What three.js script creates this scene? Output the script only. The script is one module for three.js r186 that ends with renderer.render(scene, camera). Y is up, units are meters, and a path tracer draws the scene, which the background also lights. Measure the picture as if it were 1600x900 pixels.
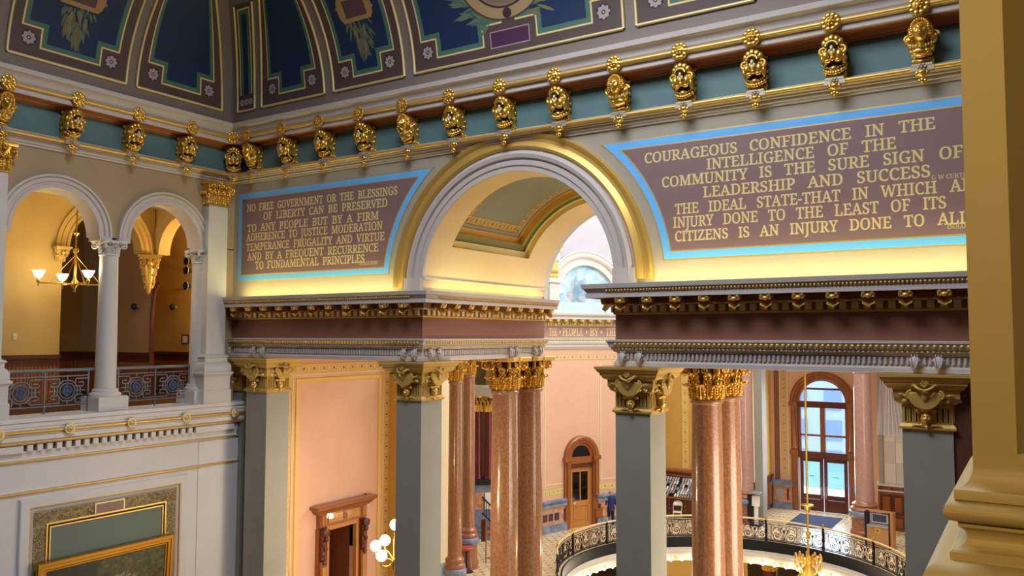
import * as THREE from 'three';
import { mergeGeometries, toCreasedNormals } from 'three/addons/utils/BufferGeometryUtils.js';
import { RectAreaLightUniformsLib } from 'three/addons/lights/RectAreaLightUniformsLib.js';
import { MarchingCubes } from 'three/addons/objects/MarchingCubes.js';

// ---------------------------------------------------------------- camera, sky, light, exposure
const scene = new THREE.Scene();
const camera = new THREE.PerspectiveCamera(38.687, 16 / 9, 0.05, 300);
camera.position.set(22.36, 10.35, 17.87);
camera.rotation.order = 'YXZ';
camera.rotation.set(0.0583301, 0.568039, 0.00214);
camera.updateMatrixWorld();

const renderer = new THREE.WebGLRenderer({ antialias: true });
renderer.toneMapping = THREE.LinearToneMapping;
renderer.toneMappingExposure = 1.14;
renderer.shadowMap.enabled = true;
scene.background = new THREE.Color(0.62, 0.74, 1.0); scene.backgroundIntensity = scene.environmentIntensity = 3.8;      // overcast daylight, seen through the entrance windows
RectAreaLightUniformsLib.init();

const D = Math.PI / 180, PI = Math.PI;
const WARM = [1.0, 0.62, 0.22], LED = [1.0, 0.84, 0.3], COOL = [0.86, 0.92, 1.0];
function areaLight(col, intensity, w, h, at, to, up) {
  const l = new THREE.RectAreaLight(new THREE.Color().setRGB(...col), intensity, w, h);
  l.position.set(...at); if (up) l.up.set(...up); l.lookAt(...to); scene.add(l); return l;
}
function pointLight(col, intensity, at, size = 2) {
  const l = new THREE.PointLight(new THREE.Color().setRGB(...col), intensity, 0, 2);
  l.position.set(...at); l.castShadow = true; l.shadow.radius = size; scene.add(l); return l;
}
const L_HALL = 9.8, L_ROTUNDA = 4, L_DOME = 22, L_LED = 56, L_LED_ARCH = 24, L_FAR = 8, L_SIDE = 6;
areaLight(COOL, L_HALL, 8, 7, [14.8, 21.75, 9.0], [14.8, 0, 9.0], [0, 0, 1]);          // added fill light, unseen, over the stair hall
areaLight([1, 0.97, 0.93], L_ROTUNDA, 11, 11, [10.95, 24.3, -17.4], [10.95, 0, -17.4], [0, 0, 1]);   // added fill light, unseen, over the rotunda
areaLight([1.0, 0.97, 0.94], L_DOME, 8, 5, [19.2, 20.2, -25.2], [7, 9, -8]);          // windows in the rotunda drum
areaLight([1.0, 0.84, 0.6], L_SIDE, 6.6, 7.0, [22.3, 4.6, -4.2], [10, 6.5, -4.2]);          // tall side windows of the passage aisle
areaLight([0.8, 0.88, 1.0], L_FAR, 2.3, 6.5, [11.5, 4.2, -33.2], [11.5, 3, -20]);      // daylight through the entrance door and fanlight

// ---------------------------------------------------------------- helpers
let seed = 7;
const rnd = () => (seed = (seed * 16807) % 2147483647, (seed - 1) / 2147483646);
const V = (x, y, z) => new THREE.Vector3(x, y, z);
function nrm(g) {
  if (g.index) g = g.toNonIndexed();
  for (const k of Object.keys(g.attributes)) if (!['position', 'normal', 'uv'].includes(k)) g.deleteAttribute(k);
  if (!g.attributes.normal) g.computeVertexNormals();
  if (!g.attributes.uv) g.setAttribute('uv', new THREE.BufferAttribute(new Float32Array(g.attributes.position.count * 2), 2));
  g.morphAttributes = {}; g.clearGroups(); return g;
}
const M = (...gs) => { const a = gs.flat(Infinity).map(nrm); return a.length === 1 ? a[0] : mergeGeometries(a); };
function metric(g) {                                                    // uv in metres from the dominant axis of each face
  g = nrm(g); const p = g.attributes.position, n = g.attributes.normal, uv = g.attributes.uv;
  for (let i = 0; i < p.count; i++) {
    const ax = Math.abs(n.getX(i)), ay = Math.abs(n.getY(i)), az = Math.abs(n.getZ(i));
    if (ay >= ax && ay >= az) uv.setXY(i, p.getX(i), p.getZ(i)); else if (ax >= az) uv.setXY(i, p.getZ(i), p.getY(i)); else uv.setXY(i, p.getX(i), p.getY(i));
  }
  return g;
}
const taken = {};
function numbered(name) { const base = name.replace(/_\d{3}$/, ''), n = taken[base] = (taken[base] ?? -1) + 1; return n ? `${base}_${String(n).padStart(3, '0')}` : base; }
function mesh(name, geo, mat, parent = scene, label) {
  let g = Array.isArray(geo) ? M(geo) : geo;
  if (mat.userData.metric && !g.userData.ownUV) g = metric(g);
  const o = new THREE.Mesh(g, mat); o.name = parent === scene ? numbered(name) : name; o.castShadow = o.receiveShadow = true; parent.add(o);
  if (label) o.userData.label = label;
  return o;
}
function tag(o, label, category, group) { o.userData.kind = 'thing'; o.userData.label = label; o.userData.category = category; if (group) o.userData.group = group; return o; }
function thing(name, label, category, at = [0, 0, 0], turn = 0, group) {
  const o = new THREE.Group(); o.name = numbered(name); o.position.set(...at); o.rotation.y = turn; scene.add(o); return tag(o, label, category, group);
}
function struct(name, at = [0, 0, 0], turn = 0) {
  const o = new THREE.Group(); o.name = name; o.position.set(...at); o.rotation.y = turn; o.userData.kind = 'structure'; scene.add(o); return o;
}
function copyOf(root, label, at, turn = 0, group) {
  const c = root.clone(); c.name = numbered(root.name); c.userData = { ...root.userData, label }; if (group) c.userData.group = group;
  c.position.set(...at); c.rotation.y = turn; scene.add(c); return c;
}
function stuff(o) { o.userData.kind = 'stuff'; return o; }
const box = (x0, x1, y0, y1, z0, z1) => new THREE.BoxGeometry(x1 - x0, y1 - y0, z1 - z0).translate((x0 + x1) / 2, (y0 + y1) / 2, (z0 + z1) / 2);
const boxc = (w, h, d, x = 0, y = 0, z = 0) => new THREE.BoxGeometry(w, h, d).translate(x, y, z);
const ell = (x, y, z, rx, ry, rz, w = 10, h = 7) => new THREE.SphereGeometry(1, w, h).scale(rx, ry, rz).translate(x, y, z);
const lathe = (pts, n = 24) => new THREE.LatheGeometry(pts.map(([r, y]) => new THREE.Vector2(r, y)), n);
const tube = (pts, r, n = 16, k = 6, closed = false) => new THREE.TubeGeometry(new THREE.CatmullRomCurve3(pts.map((p) => V(...p)), closed), n, r, k, closed);
function rod(p, q, r0, r1 = r0, k = 8) {
  const a = V(...p), b = V(...q), d = b.clone().sub(a), g = new THREE.CylinderGeometry(r1, r0, d.length(), k);
  g.applyQuaternion(new THREE.Quaternion().setFromUnitVectors(V(0, 1, 0), d.normalize())); return g.translate(...a.add(b).multiplyScalar(0.5).toArray());
}
function spiral(cx, cy, r0, turns, dir, rt, start = 0, n = 26, k = 5, rEnd = 0.12, z = 0) {   // a volute in the xy plane
  const p = []; for (let i = 0; i <= n; i++) { const t = i / n, a = start + dir * t * turns * 2 * PI, r = r0 * (1 - (1 - rEnd) * t); p.push([cx + r * Math.cos(a), cy + r * Math.sin(a), z]); }
  return tube(p, rt, n * 2, k);
}
function fromFaces(pos, uvs, crease = 0.5) {
  const g = new THREE.BufferGeometry(); g.setAttribute('position', new THREE.Float32BufferAttribute(pos, 3)); g.setAttribute('uv', new THREE.Float32BufferAttribute(uvs, 2));
  g.computeVertexNormals(); return crease ? toCreasedNormals(g, crease) : g;
}
function molding(prof, path, closed = false, caps = true) {              // sweep a profile [out, y] along a plan path [x, z]; out is to (-dz, dx)
  const n = path.length, rings = [], pos = [], uv = []; let len = 0; const run = [], segs = closed ? n : n - 1;
  const dir = (i) => { const a = path[(i + n) % n], b = path[(i + 1 + n) % n], l = Math.hypot(b[0] - a[0], b[1] - a[1]); return [-(b[1] - a[1]) / l, (b[0] - a[0]) / l]; };
  for (let i = 0; i < n; i++) {
    let a = dir(closed || i > 0 ? i - 1 : 0), b = dir(closed || i < n - 1 ? i : n - 2); const k = 1 + a[0] * b[0] + a[1] * b[1];
    rings.push(prof.map(([o, y]) => [path[i][0] + (a[0] + b[0]) / k * o, y, path[i][1] + (a[1] + b[1]) / k * o]));
    run.push(len); const nx = path[(i + 1) % n]; len += Math.hypot(nx[0] - path[i][0], nx[1] - path[i][1]);
  } run.push(len);
  for (let i = 0; i < segs; i++) { let v = 0; for (let j = 0; j < prof.length - 1; j++) {
    const A = rings[i][j], B = rings[(i + 1) % n][j], C = rings[(i + 1) % n][j + 1], E = rings[i][j + 1], dv = Math.hypot(prof[j + 1][0] - prof[j][0], prof[j + 1][1] - prof[j][1]);
    pos.push(...A, ...B, ...C, ...A, ...C, ...E); uv.push(run[i], v, run[i + 1], v, run[i + 1], v + dv, run[i], v, run[i + 1], v + dv, run[i], v + dv); v += dv; } }
  if (!closed && caps) for (const [ring, flip] of [[rings[0], 0], [rings[n - 1], 1]]) {
    const c = prof.map(([o, y]) => new THREE.Vector2(o, y)), f = THREE.ShapeUtils.triangulateShape(THREE.ShapeUtils.isClockWise(c) ? c.slice().reverse() : c, []), cc = THREE.ShapeUtils.isClockWise(c), m = prof.length;
    for (const t of f) { const id = t.map((q) => cc ? m - 1 - q : q); for (const q of flip ? id : id.slice().reverse()) { pos.push(...ring[q]); uv.push(prof[q][0], prof[q][1]); } } }
  return fromFaces(pos, uv);
}
const arcPath = (cx, cz, r, a0, a1, n) => Array.from({ length: n + 1 }, (_, i) => { const a = a0 + (a1 - a0) * i / n; return [cx + r * Math.cos(a), cz + r * Math.sin(a)]; });
function arcMold(prof, cx, cy, a0, a1, n, caps = true) {                        // sweep a profile [radius, z] round a centre in the xy plane
  const pos = [], uv = [], P = (i, j) => { const a = a0 + (a1 - a0) * i / n; return [cx + prof[j][0] * Math.cos(a), cy + prof[j][0] * Math.sin(a), prof[j][1]]; };
  for (let i = 0; i < n; i++) { let v = 0; for (let j = 0; j < prof.length - 1; j++) {
    const A = P(i, j), B = P(i + 1, j), C = P(i + 1, j + 1), E = P(i, j + 1), dv = Math.hypot(prof[j + 1][0] - prof[j][0], prof[j + 1][1] - prof[j][1]), u0 = i / n * (a1 - a0) * prof[j][0], u1 = (i + 1) / n * (a1 - a0) * prof[j][0];
    pos.push(...A, ...B, ...C, ...A, ...C, ...E); uv.push(u0, v, u1, v, u1, v + dv, u0, v, u1, v + dv, u0, v + dv); v += dv; } }
  return fromFaces(pos, uv);
}
function patch(f, nu, nv) {                                                  // parametric sheet, f(u, v) -> [x, y, z]
  const pos = [], uv = []; for (let i = 0; i < nu; i++) for (let j = 0; j < nv; j++) {
    const q = [[i, j], [i + 1, j], [i + 1, j + 1], [i, j + 1]].map(([a, b]) => [f(a / nu, b / nv), [a / nu, b / nv]]);
    for (const k of [0, 1, 2, 0, 2, 3]) { pos.push(...q[k][0]); uv.push(...q[k][1]); } }
  const g = fromFaces(pos, uv, 1.2); g.userData.ownUV = true; return g;
}
const shape = (pts, holes = []) => { const s = new THREE.Shape(pts.map(([x, y]) => new THREE.Vector2(x, y))); for (const h of holes) s.holes.push(new THREE.Path(h.map(([x, y]) => new THREE.Vector2(x, y)))); return s; };
const extrude = (s, d, bevel = 0, seg = 1) => new THREE.ExtrudeGeometry(s, { depth: d, bevelEnabled: bevel > 0, bevelSize: bevel, bevelThickness: bevel, bevelSegments: seg, curveSegments: 24 });
const arcPts = (cx, cy, r, a0, a1, n = 24) => Array.from({ length: n + 1 }, (_, i) => { const a = a0 + (a1 - a0) * i / n; return [cx + r * Math.cos(a), cy + r * Math.sin(a)]; });
function frame(x0, x1, y0, y1, w, d, z = 0) {                                // a mitred rectangular moulding facing +z
  const b = [[x0, y0], [x1, y0], [x1, y1], [x0, y1]], h = [[x0 + w, y0 + w], [x0 + w, y1 - w], [x1 - w, y1 - w], [x1 - w, y0 + w]];
  return extrude(shape(b, [h]), d * 0.6, Math.min(w, d) * 0.3).translate(0, 0, z);
}
const ORD = ['first', 'second', 'third', 'fourth', 'fifth', 'sixth', 'seventh', 'eighth', 'ninth', 'tenth', 'eleventh', 'twelfth', 'thirteenth', 'fourteenth', 'fifteenth', 'sixteenth', 'seventeenth', 'eighteenth', 'nineteenth', 'twentieth'];

// ---------------------------------------------------------------- materials
function canvasTex(w, h, draw, repeat) {
  const c = document.createElement('canvas'); c.width = w; c.height = h; draw(c.getContext('2d'), w, h);
  const t = new THREE.CanvasTexture(c); t.colorSpace = THREE.SRGBColorSpace; t.anisotropy = 8;
  if (repeat) { t.wrapS = t.wrapT = THREE.RepeatWrapping; t.repeat.set(...repeat); } return t;
}
function noiseTex(n, base, amp, cell = 1, repeat = [1, 1]) {                 // layered value noise around a colour, tiling
  const d = new Uint8Array(n * n * 4), g = {};
  const lay = (s) => g[s] ??= Float32Array.from({ length: s * s }, rnd);
  const at = (s, x, y) => { const L = lay(s), u = x * s / n, v = y * s / n, i = Math.floor(u), j = Math.floor(v), a = u - i, b = v - j, q = (p, r) => L[(r % s) * s + p % s]; return (q(i, j) * (1 - a) + q(i + 1, j) * a) * (1 - b) + (q(i, j + 1) * (1 - a) + q(i + 1, j + 1) * a) * b; };
  for (let y = 0; y < n; y++) for (let x = 0; x < n; x++) { const f = (at(4 * cell, x, y) * 0.5 + at(16 * cell, x, y) * 0.3 + at(64, x, y) * 0.2 - 0.5) * 2; for (let k = 0; k < 3; k++) d[(y * n + x) * 4 + k] = Math.max(0, Math.min(255, base[k] + f * amp[k])); d[(y * n + x) * 4 + 3] = 255; }
  const t = new THREE.DataTexture(d, n, n); t.wrapS = t.wrapT = THREE.RepeatWrapping; t.magFilter = THREE.LinearFilter; t.minFilter = THREE.LinearMipmapLinearFilter; t.generateMipmaps = true; t.colorSpace = THREE.SRGBColorSpace; t.repeat.set(...repeat); t.needsUpdate = true; return t;
}
const hex = (h) => [(h >> 16) & 255, (h >> 8) & 255, h & 255];
function paint(h, rough = 0.6, amp = 5) { const m = new THREE.MeshStandardMaterial({ map: noiseTex(128, hex(h), [amp, amp, amp], 1, [0.4, 0.4]), roughness: rough }); m.userData.metric = true; return m; }
const plain = (h, rough = 0.5, metal = 0, extra = {}) => new THREE.MeshStandardMaterial({ color: h, roughness: rough, metalness: metal, ...extra });
const glow = (col, i) => new THREE.MeshStandardMaterial({ color: 0xffffff, emissive: new THREE.Color().setRGB(...col), emissiveIntensity: i });
const mat = {
  lilac: paint(0xc6bcb8), lilacDeep: paint(0xb9aeaa), wall: paint(0xa9a08f), wallUpperLeft: paint(0xa58f72), lower: paint(0xdad9dc), pier: paint(0x98968c), frieze: paint(0x8c5c49), friezeGreen: paint(0x597a7c),
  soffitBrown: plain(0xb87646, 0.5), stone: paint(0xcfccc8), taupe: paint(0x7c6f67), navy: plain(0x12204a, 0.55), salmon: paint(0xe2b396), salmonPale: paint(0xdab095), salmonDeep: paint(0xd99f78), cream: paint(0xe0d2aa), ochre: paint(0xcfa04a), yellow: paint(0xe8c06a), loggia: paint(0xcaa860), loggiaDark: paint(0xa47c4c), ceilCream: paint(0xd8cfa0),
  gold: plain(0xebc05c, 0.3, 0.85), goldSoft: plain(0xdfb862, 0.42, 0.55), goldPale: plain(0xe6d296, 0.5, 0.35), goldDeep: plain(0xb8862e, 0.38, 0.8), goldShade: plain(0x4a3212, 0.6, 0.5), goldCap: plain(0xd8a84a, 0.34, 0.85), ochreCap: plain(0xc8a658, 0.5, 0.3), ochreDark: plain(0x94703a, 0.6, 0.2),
  blue: plain(0x68bcff, 0.6), panelBrown: plain(0x87655f, 0.6), iron: plain(0x22232a, 0.45, 0.6), ironBlue: plain(0x6f7b86, 0.5, 0.4), ironDeep: plain(0x4a5a78, 0.5, 0.4), brass: plain(0xd8b04c, 0.28, 0.9), black: plain(0x111114, 0.6), dark: plain(0x17110e, 0.8), white: plain(0xf2f0ea, 0.5), olive: plain(0x8f8f52, 0.6), grey: paint(0xa8a49c),
  steel: plain(0xc8ccd2, 0.3, 0.7), blockGrey: plain(0xb9ad98, 0.4, 0.4), paper: plain(0xf4f4f2, 0.7), suit: plain(0x1d2f6e, 0.8), trousers: plain(0x1a2036, 0.85), skin: plain(0xd9a184, 0.55), hair: plain(0x8d8378, 0.8), chairWhite: plain(0xe9e2d8, 0.4), marbleBlue: null,
};
function granite(base, amp, seedc) { const m = new THREE.MeshPhysicalMaterial({ map: noiseTex(256, base, amp, 8, [3, 9]), roughness: 0.28, clearcoat: 0.6, clearcoatRoughness: 0.1 }); return m; }
mat.granite = granite([156, 108, 74], [44, 38, 32]); mat.granitePink = granite([186, 146, 134], [28, 26, 24]);
mat.graniteBase = new THREE.MeshPhysicalMaterial({ map: noiseTex(128, [158, 100, 72], [34, 28, 22], 8), roughness: 0.28, clearcoat: 0.5, clearcoatRoughness: 0.12 });
const tiled = (tex, rough, extra = {}) => { const m = new THREE.MeshPhysicalMaterial({ map: tex, roughness: rough, ...extra }); m.userData.metric = true; return m; };
mat.marbleBlue = tiled(noiseTex(256, [120, 136, 164], [40, 40, 40], 2, [0.8, 0.8]), 0.3, { clearcoat: 0.4 });
mat.marbleOrange = tiled(noiseTex(256, [206, 150, 112], [46, 44, 40], 2, [0.9, 0.9]), 0.3, { clearcoat: 0.4 });
function woodTex(c0, c1) { return canvasTex(256, 256, (x, w, h) => { x.fillStyle = c0; x.fillRect(0, 0, w, h); for (let i = 0; i < 260; i++) { x.strokeStyle = c1; x.globalAlpha = 0.05 + rnd() * 0.22; x.lineWidth = 0.6 + rnd() * 2.2; const a = rnd() * w; x.beginPath(); x.moveTo(a, 0); x.bezierCurveTo(a + rnd() * 10 - 5, h * 0.3, a + rnd() * 10 - 5, h * 0.6, a, h); x.stroke(); } }, [1.2, 0.5]); }
mat.wood = tiled(woodTex('#a5602c', '#5a2c10'), 0.35, { clearcoat: 0.3 }); mat.woodDark = tiled(woodTex('#6a3018', '#2c0f06'), 0.38, { clearcoat: 0.3 }); mat.woodLight = tiled(woodTex('#c98a48', '#8a5220'), 0.35, { clearcoat: 0.3 });
mat.woodFloor = tiled(woodTex('#5e3a26', '#2a1408'), 0.5);
mat.floorTile = tiled(canvasTex(512, 512, (x, w) => {
  x.fillStyle = '#d9c6a0'; x.fillRect(0, 0, w, w); const n = 8, s = w / n;
  for (let i = 0; i < n; i++) for (let j = 0; j < n; j++) { const b = 200 + rnd() * 30; x.fillStyle = `rgb(${b + 12},${b - 12},${b - 58})`; x.fillRect(i * s + 2, j * s + 2, s - 4, s - 4); if ((i + j) % 2) { x.fillStyle = '#6b4a38'; x.save(); x.translate(i * s + s / 2, j * s + s / 2); x.rotate(PI / 4); x.fillRect(-s * 0.2, -s * 0.2, s * 0.4, s * 0.4); x.restore(); } }
}, [0.45, 0.45]), 0.3, { clearcoat: 0.3 });
const stencilTex = (w, h, n, bg, fg, dk) => canvasTex(w, h, (x) => { x.fillStyle = bg; x.fillRect(0, 0, w, h); x.fillStyle = fg; x.fillRect(0, 0, w, h * 0.1); x.fillRect(0, h * 0.9, w, h * 0.1);
  for (let i = 0; i < n; i++) { const s = w / n, c = (i + 0.5) * s; x.strokeStyle = fg; x.lineWidth = h * 0.07; x.strokeRect(c - s * 0.3, h * 0.24, s * 0.6, h * 0.52); x.fillStyle = i % 2 ? dk : fg; x.fillRect(c - s * 0.13, h * 0.36, s * 0.26, h * 0.28); } }, [1, 1]);
// ================================================================ THE SETTING
const AX = 10.95, AY = 11.7, RZ = -17.4;              // axis of the great arch and of the rotunda
// ---- back wall: upper field with the great arch
{
  const w = struct('wall_back');
  const arch = arcPts(AX, AY, 3.02, 0, PI, 40);
  const outline = [[-0.45, 11.45], [7.93, 11.45], ...arch.slice().reverse(), [13.97, 11.45], [22.6, 11.45], [22.6, 22], [-0.45, 22]];
  mesh('upper_wall', extrude(shape(outline), 0.93).translate(0, 0, -0.93), mat.wall, w);
  mesh('archivolt', arcMold([[3.0, -0.05], [2.935, -0.03], [2.93, 0.06], [3.06, 0.06], [3.08, 0.1], [3.2, 0.1], [3.22, 0.05], [3.25, 0.05], [3.27, 0.13], [3.36, 0.16], [3.44, 0.12], [3.46, 0.05], [3.5, 0.05], [3.5, -0.02]], AX, AY, 0, PI, 56), mat.lilac, w);
  mesh('archivolt_base', [box(7.44, 8.02, 11.5, 11.96, 0, 0.15), box(13.88, 14.46, 11.5, 11.96, 0, 0.15)], mat.lilac, w);
  mesh('gilded_arch_moulding', arcMold([[3.5, 0], [3.5, 0.1], [3.56, 0.14], [3.62, 0.12], [3.7, 0.07], [3.78, 0.07], [3.84, 0.13], [3.9, 0.15], [3.94, 0.1], [3.94, 0]], AX, AY, 0, PI, 72), mat.goldSoft, w, 'gilded outer moulding of the great arch');
}
// ---- barrel soffit of the great arch, with one long sunk panel
{
  const c = struct('ceiling_passage'), Z0 = 0.0, Z1 = -6.7, a0 = 24 * D, a1 = 156 * D, zc0 = -1.0, zc1 = -5.25;
  const sector = (r, b0, b1, z0, z1, n = 40) => patch((u, v) => { const a = b0 + (b1 - b0) * u; return [AX + r * Math.cos(a), AY + r * Math.sin(a), z0 + (z1 - z0) * v]; }, n, 1);
  mesh('soffit', [sector(2.94, 0, a0, Z0, Z1, 8), sector(2.94, a1, PI, Z0, Z1, 8), sector(2.94, a0, a1, Z0, zc0), sector(2.94, a0, a1, zc1, Z1)], mat.yellowSoffit = paint(0xe6cda2), c);
  const ringSet = (r0, r1, k, k2) => {                    // one step of the sunk frame: riser then tread
    const A0 = a0 + k / 2.94, A1 = a1 - k / 2.94, B0 = a0 + k2 / 2.94, B1 = a1 - k2 / 2.94, p = zc0 - k, q = zc1 + k, P = zc0 - k2, Q = zc1 + k2;
    const riserArc = (z) => patch((u, v) => { const a = A0 + (A1 - A0) * u, r = r0 + (r1 - r0) * v; return [AX + r * Math.cos(a), AY + r * Math.sin(a), z]; }, 28, 1);
    const riserZ = (a) => patch((u, v) => { const r = r0 + (r1 - r0) * v; return [AX + r * Math.cos(a), AY + r * Math.sin(a), p + (q - p) * u]; }, 1, 1);
    return [riserArc(p), riserArc(q), riserZ(A0), riserZ(A1), sector(r1, A0, A1, p, P), sector(r1, A0, A1, Q, q), sector(r1, A0, B0, P, Q, 4), sector(r1, B1, A1, P, Q, 4)];
  };
  mesh('panel_frame', ringSet(2.94, 3.08, 0, 0.17), mat.goldPale, c); mesh('panel_frame', ringSet(3.08, 3.16, 0.17, 0.36), mat.olive, c); mesh('panel_frame', ringSet(3.16, 3.34, 0.36, 0.5), mat.goldSoft, c);
  mesh('panel_frame', ringSet(3.34, 3.38, 0.5, 0.6), mat.grey, c);
  const st = stencilTex(1024, 64, 26, '#c2a063', '#8f7038', '#5e4a2a'), stM = new THREE.MeshStandardMaterial({ map: st, roughness: 0.6 });
  const kA0 = a0 + 0.6 / 2.94, kA1 = a1 - 0.6 / 2.94, kz0 = zc0 - 0.6, kz1 = zc1 + 0.6, bw = 0.26;
  const sec2 = (b0, b1, z0, z1, n, swap) => { const g = sector(3.385, b0, b1, z0, z1, n); if (swap) { const u = g.attributes.uv; for (let i = 0; i < u.count; i++) u.setXY(i, u.getY(i) * 0.45, u.getX(i)); } return g; };
  mesh('stencil_border', [sec2(kA0, kA1, kz0, kz0 - bw, 28), sec2(kA0, kA1, kz1 + bw, kz1, 28), sec2(kA0, kA0 + bw / 2.94, kz0 - bw, kz1 + bw, 2, 1), sec2(kA1 - bw / 2.94, kA1, kz0 - bw, kz1 + bw, 2, 1)], stM, c);
  mesh('sunk_panel', sector(3.39, kA0, kA1, kz0, kz1), paint(0x84877f), c);
  for (const s of [-1, 1]) mesh('impost_moulding', molding([[0, 11.9], [0.05, 11.92], [0.07, 11.96], [0.03, 12.0], [0, 12.0]], s < 0 ? [[8.01, 0], [8.01, -6.7]] : [[13.89, -6.7], [13.89, 0]]), mat.lilac, c);
  mesh('passage_masonry', [box(-0.45, 7.9, 12.2, 15.4, -6.6, -0.93), box(14.0, 22.6, 12.2, 15.4, -6.6, -0.93), box(7.5, 14.4, 15.2, 15.6, -6.6, -0.93), box(7.5, 8.01, 11.42, 11.76, -6.7, -0.01), box(13.89, 14.4, 11.42, 11.76, -6.7, -0.01)], mat.wall, c);
  const fp = [[7.0, 11.5], [8.01, 11.5], ...arcPts(AX, AY, 2.94, 0, PI, 40).reverse(), [13.89, 11.5], [14.9, 11.5], [14.9, 17], [7.0, 17]];
  mesh('passage_end_wall', extrude(shape(fp), 0.3).translate(0, 0, -6.95), mat.stone, c);
}
// ---- coved ceiling of the stair hall (coves over the back and side walls, flat above)
const CR = 4.6, CY = 17.2, CO = 0.62;
const cove = (phi) => [CO + CR - CR * Math.cos(phi), CY + CR * Math.sin(phi)];
const coveBack = (X, s, off = 0) => { const p = s / CR, [d, y] = cove(p); return [X, y - off * Math.sin(p), d + off * Math.cos(p)]; };
const coveLeft = (Z, s, off = 0) => { const p = s / CR, [d, y] = cove(p); return [d + off * Math.cos(p), y - off * Math.sin(p), Z]; };
let vault;
{
  const c = vault = struct('ceiling'), H = CR * PI / 2;
  mesh('cove_surface', patch((u, v) => { const s = v * H, d = cove(s / CR)[0]; return coveBack(d + (22.6 - d) * u, s); }, 24, 24), mat.taupe, c);
  mesh('cove_surface', patch((u, v) => { const s = v * H, d = cove(s / CR)[0]; return coveLeft(25.5 + (d - 25.5) * u, s); }, 24, 24), mat.taupe, c);
  mesh('flat_ceiling', box(-0.5, 23.4, 21.8, 22.2, -0.5, 26), mat.taupe, c);
  const lamp = struct('ceiling_fill_panel'); mesh('added_glow_panel', box(10.8, 18.8, 21.77, 21.8, 5.5, 12.5), glow(COOL, 1.4), lamp);  // unseen glowing panel, added to go with the hall fill light
}
// ---- painted panels on the coves
function rosettePrint(x, cx, cy, r) { x.save(); x.translate(cx, cy); x.fillStyle = '#2c1c20'; x.beginPath(); x.arc(0, 0, r * 1.15, 0, 7); x.fill(); x.fillStyle = '#a89a9a'; for (let i = 0; i < 8; i++) { x.save(); x.rotate(i * PI / 4); x.beginPath(); x.ellipse(0, -r * 0.62, r * 0.3, r * 0.42, 0, 0, 7); x.fill(); x.restore(); } x.fillStyle = '#3a2a2c'; x.beginPath(); x.arc(0, 0, r * 0.32, 0, 7); x.fill(); x.fillStyle = '#c0b0a0'; x.beginPath(); x.arc(0, 0, r * 0.16, 0, 7); x.fill(); x.restore(); }
function leafPrint(x, px, py, ang, len, wid, col) { x.save(); x.translate(px, py); x.rotate(ang); x.fillStyle = col; x.beginPath(); x.moveTo(0, 0); x.quadraticCurveTo(wid, len * 0.4, wid * 0.2, len); x.quadraticCurveTo(-wid * 0.8, len * 0.5, 0, 0); x.fill(); x.strokeStyle = '#2b3a2c'; x.lineWidth = 1.2; x.beginPath(); x.moveTo(0, 0); x.lineTo(wid * 0.1, len * 0.9); x.stroke(); x.restore(); }
function cornPrint(x, cx, cy, W, H, up) {
  const g = ['#5c7458', '#6b774c', '#4f6a60', '#74734a', '#6f644a'];
  for (let i = 0; i < 70; i++) { const t = rnd(), side = (rnd() - 0.5) * (1 - t * 0.75); leafPrint(x, cx + side * W, cy + (up ? -1 : 1) * t * H * 0.75, (up ? PI : 0) - side * 0.9 + (rnd() - 0.5) * 0.7, H * (0.16 + rnd() * 0.16), W * 0.07, g[Math.floor(rnd() * 5)]); }
  for (let i = 0; i < 7; i++) leafPrint(x, cx + (rnd() - 0.5) * W * 0.55, cy + (up ? -1 : 1) * H * (0.1 + rnd() * 0.45), (rnd() - 0.5) * 0.5 + (up ? PI : 0), H * 0.3, W * 0.12, ['#7f7a50', '#776848'][i % 2]);
}
function plaquePrint(x, cx, cy, w, h) { x.fillStyle = '#a8865a'; x.fillRect(cx - w / 2, cy - h / 2, w, h); for (const s of [-1, 1]) { x.beginPath(); x.ellipse(cx + s * w * 0.5, cy, w * 0.1, h * 0.42, 0, 0, 7); x.fill(); x.fillRect(cx + s * w * 0.56 - w * 0.08, cy - h * 0.06 + s * h * 0.1, w * 0.16, h * 0.1); } x.fillStyle = '#5e4044'; x.fillRect(cx - w * 0.37, cy - h * 0.34, w * 0.74, h * 0.68); }
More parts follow.
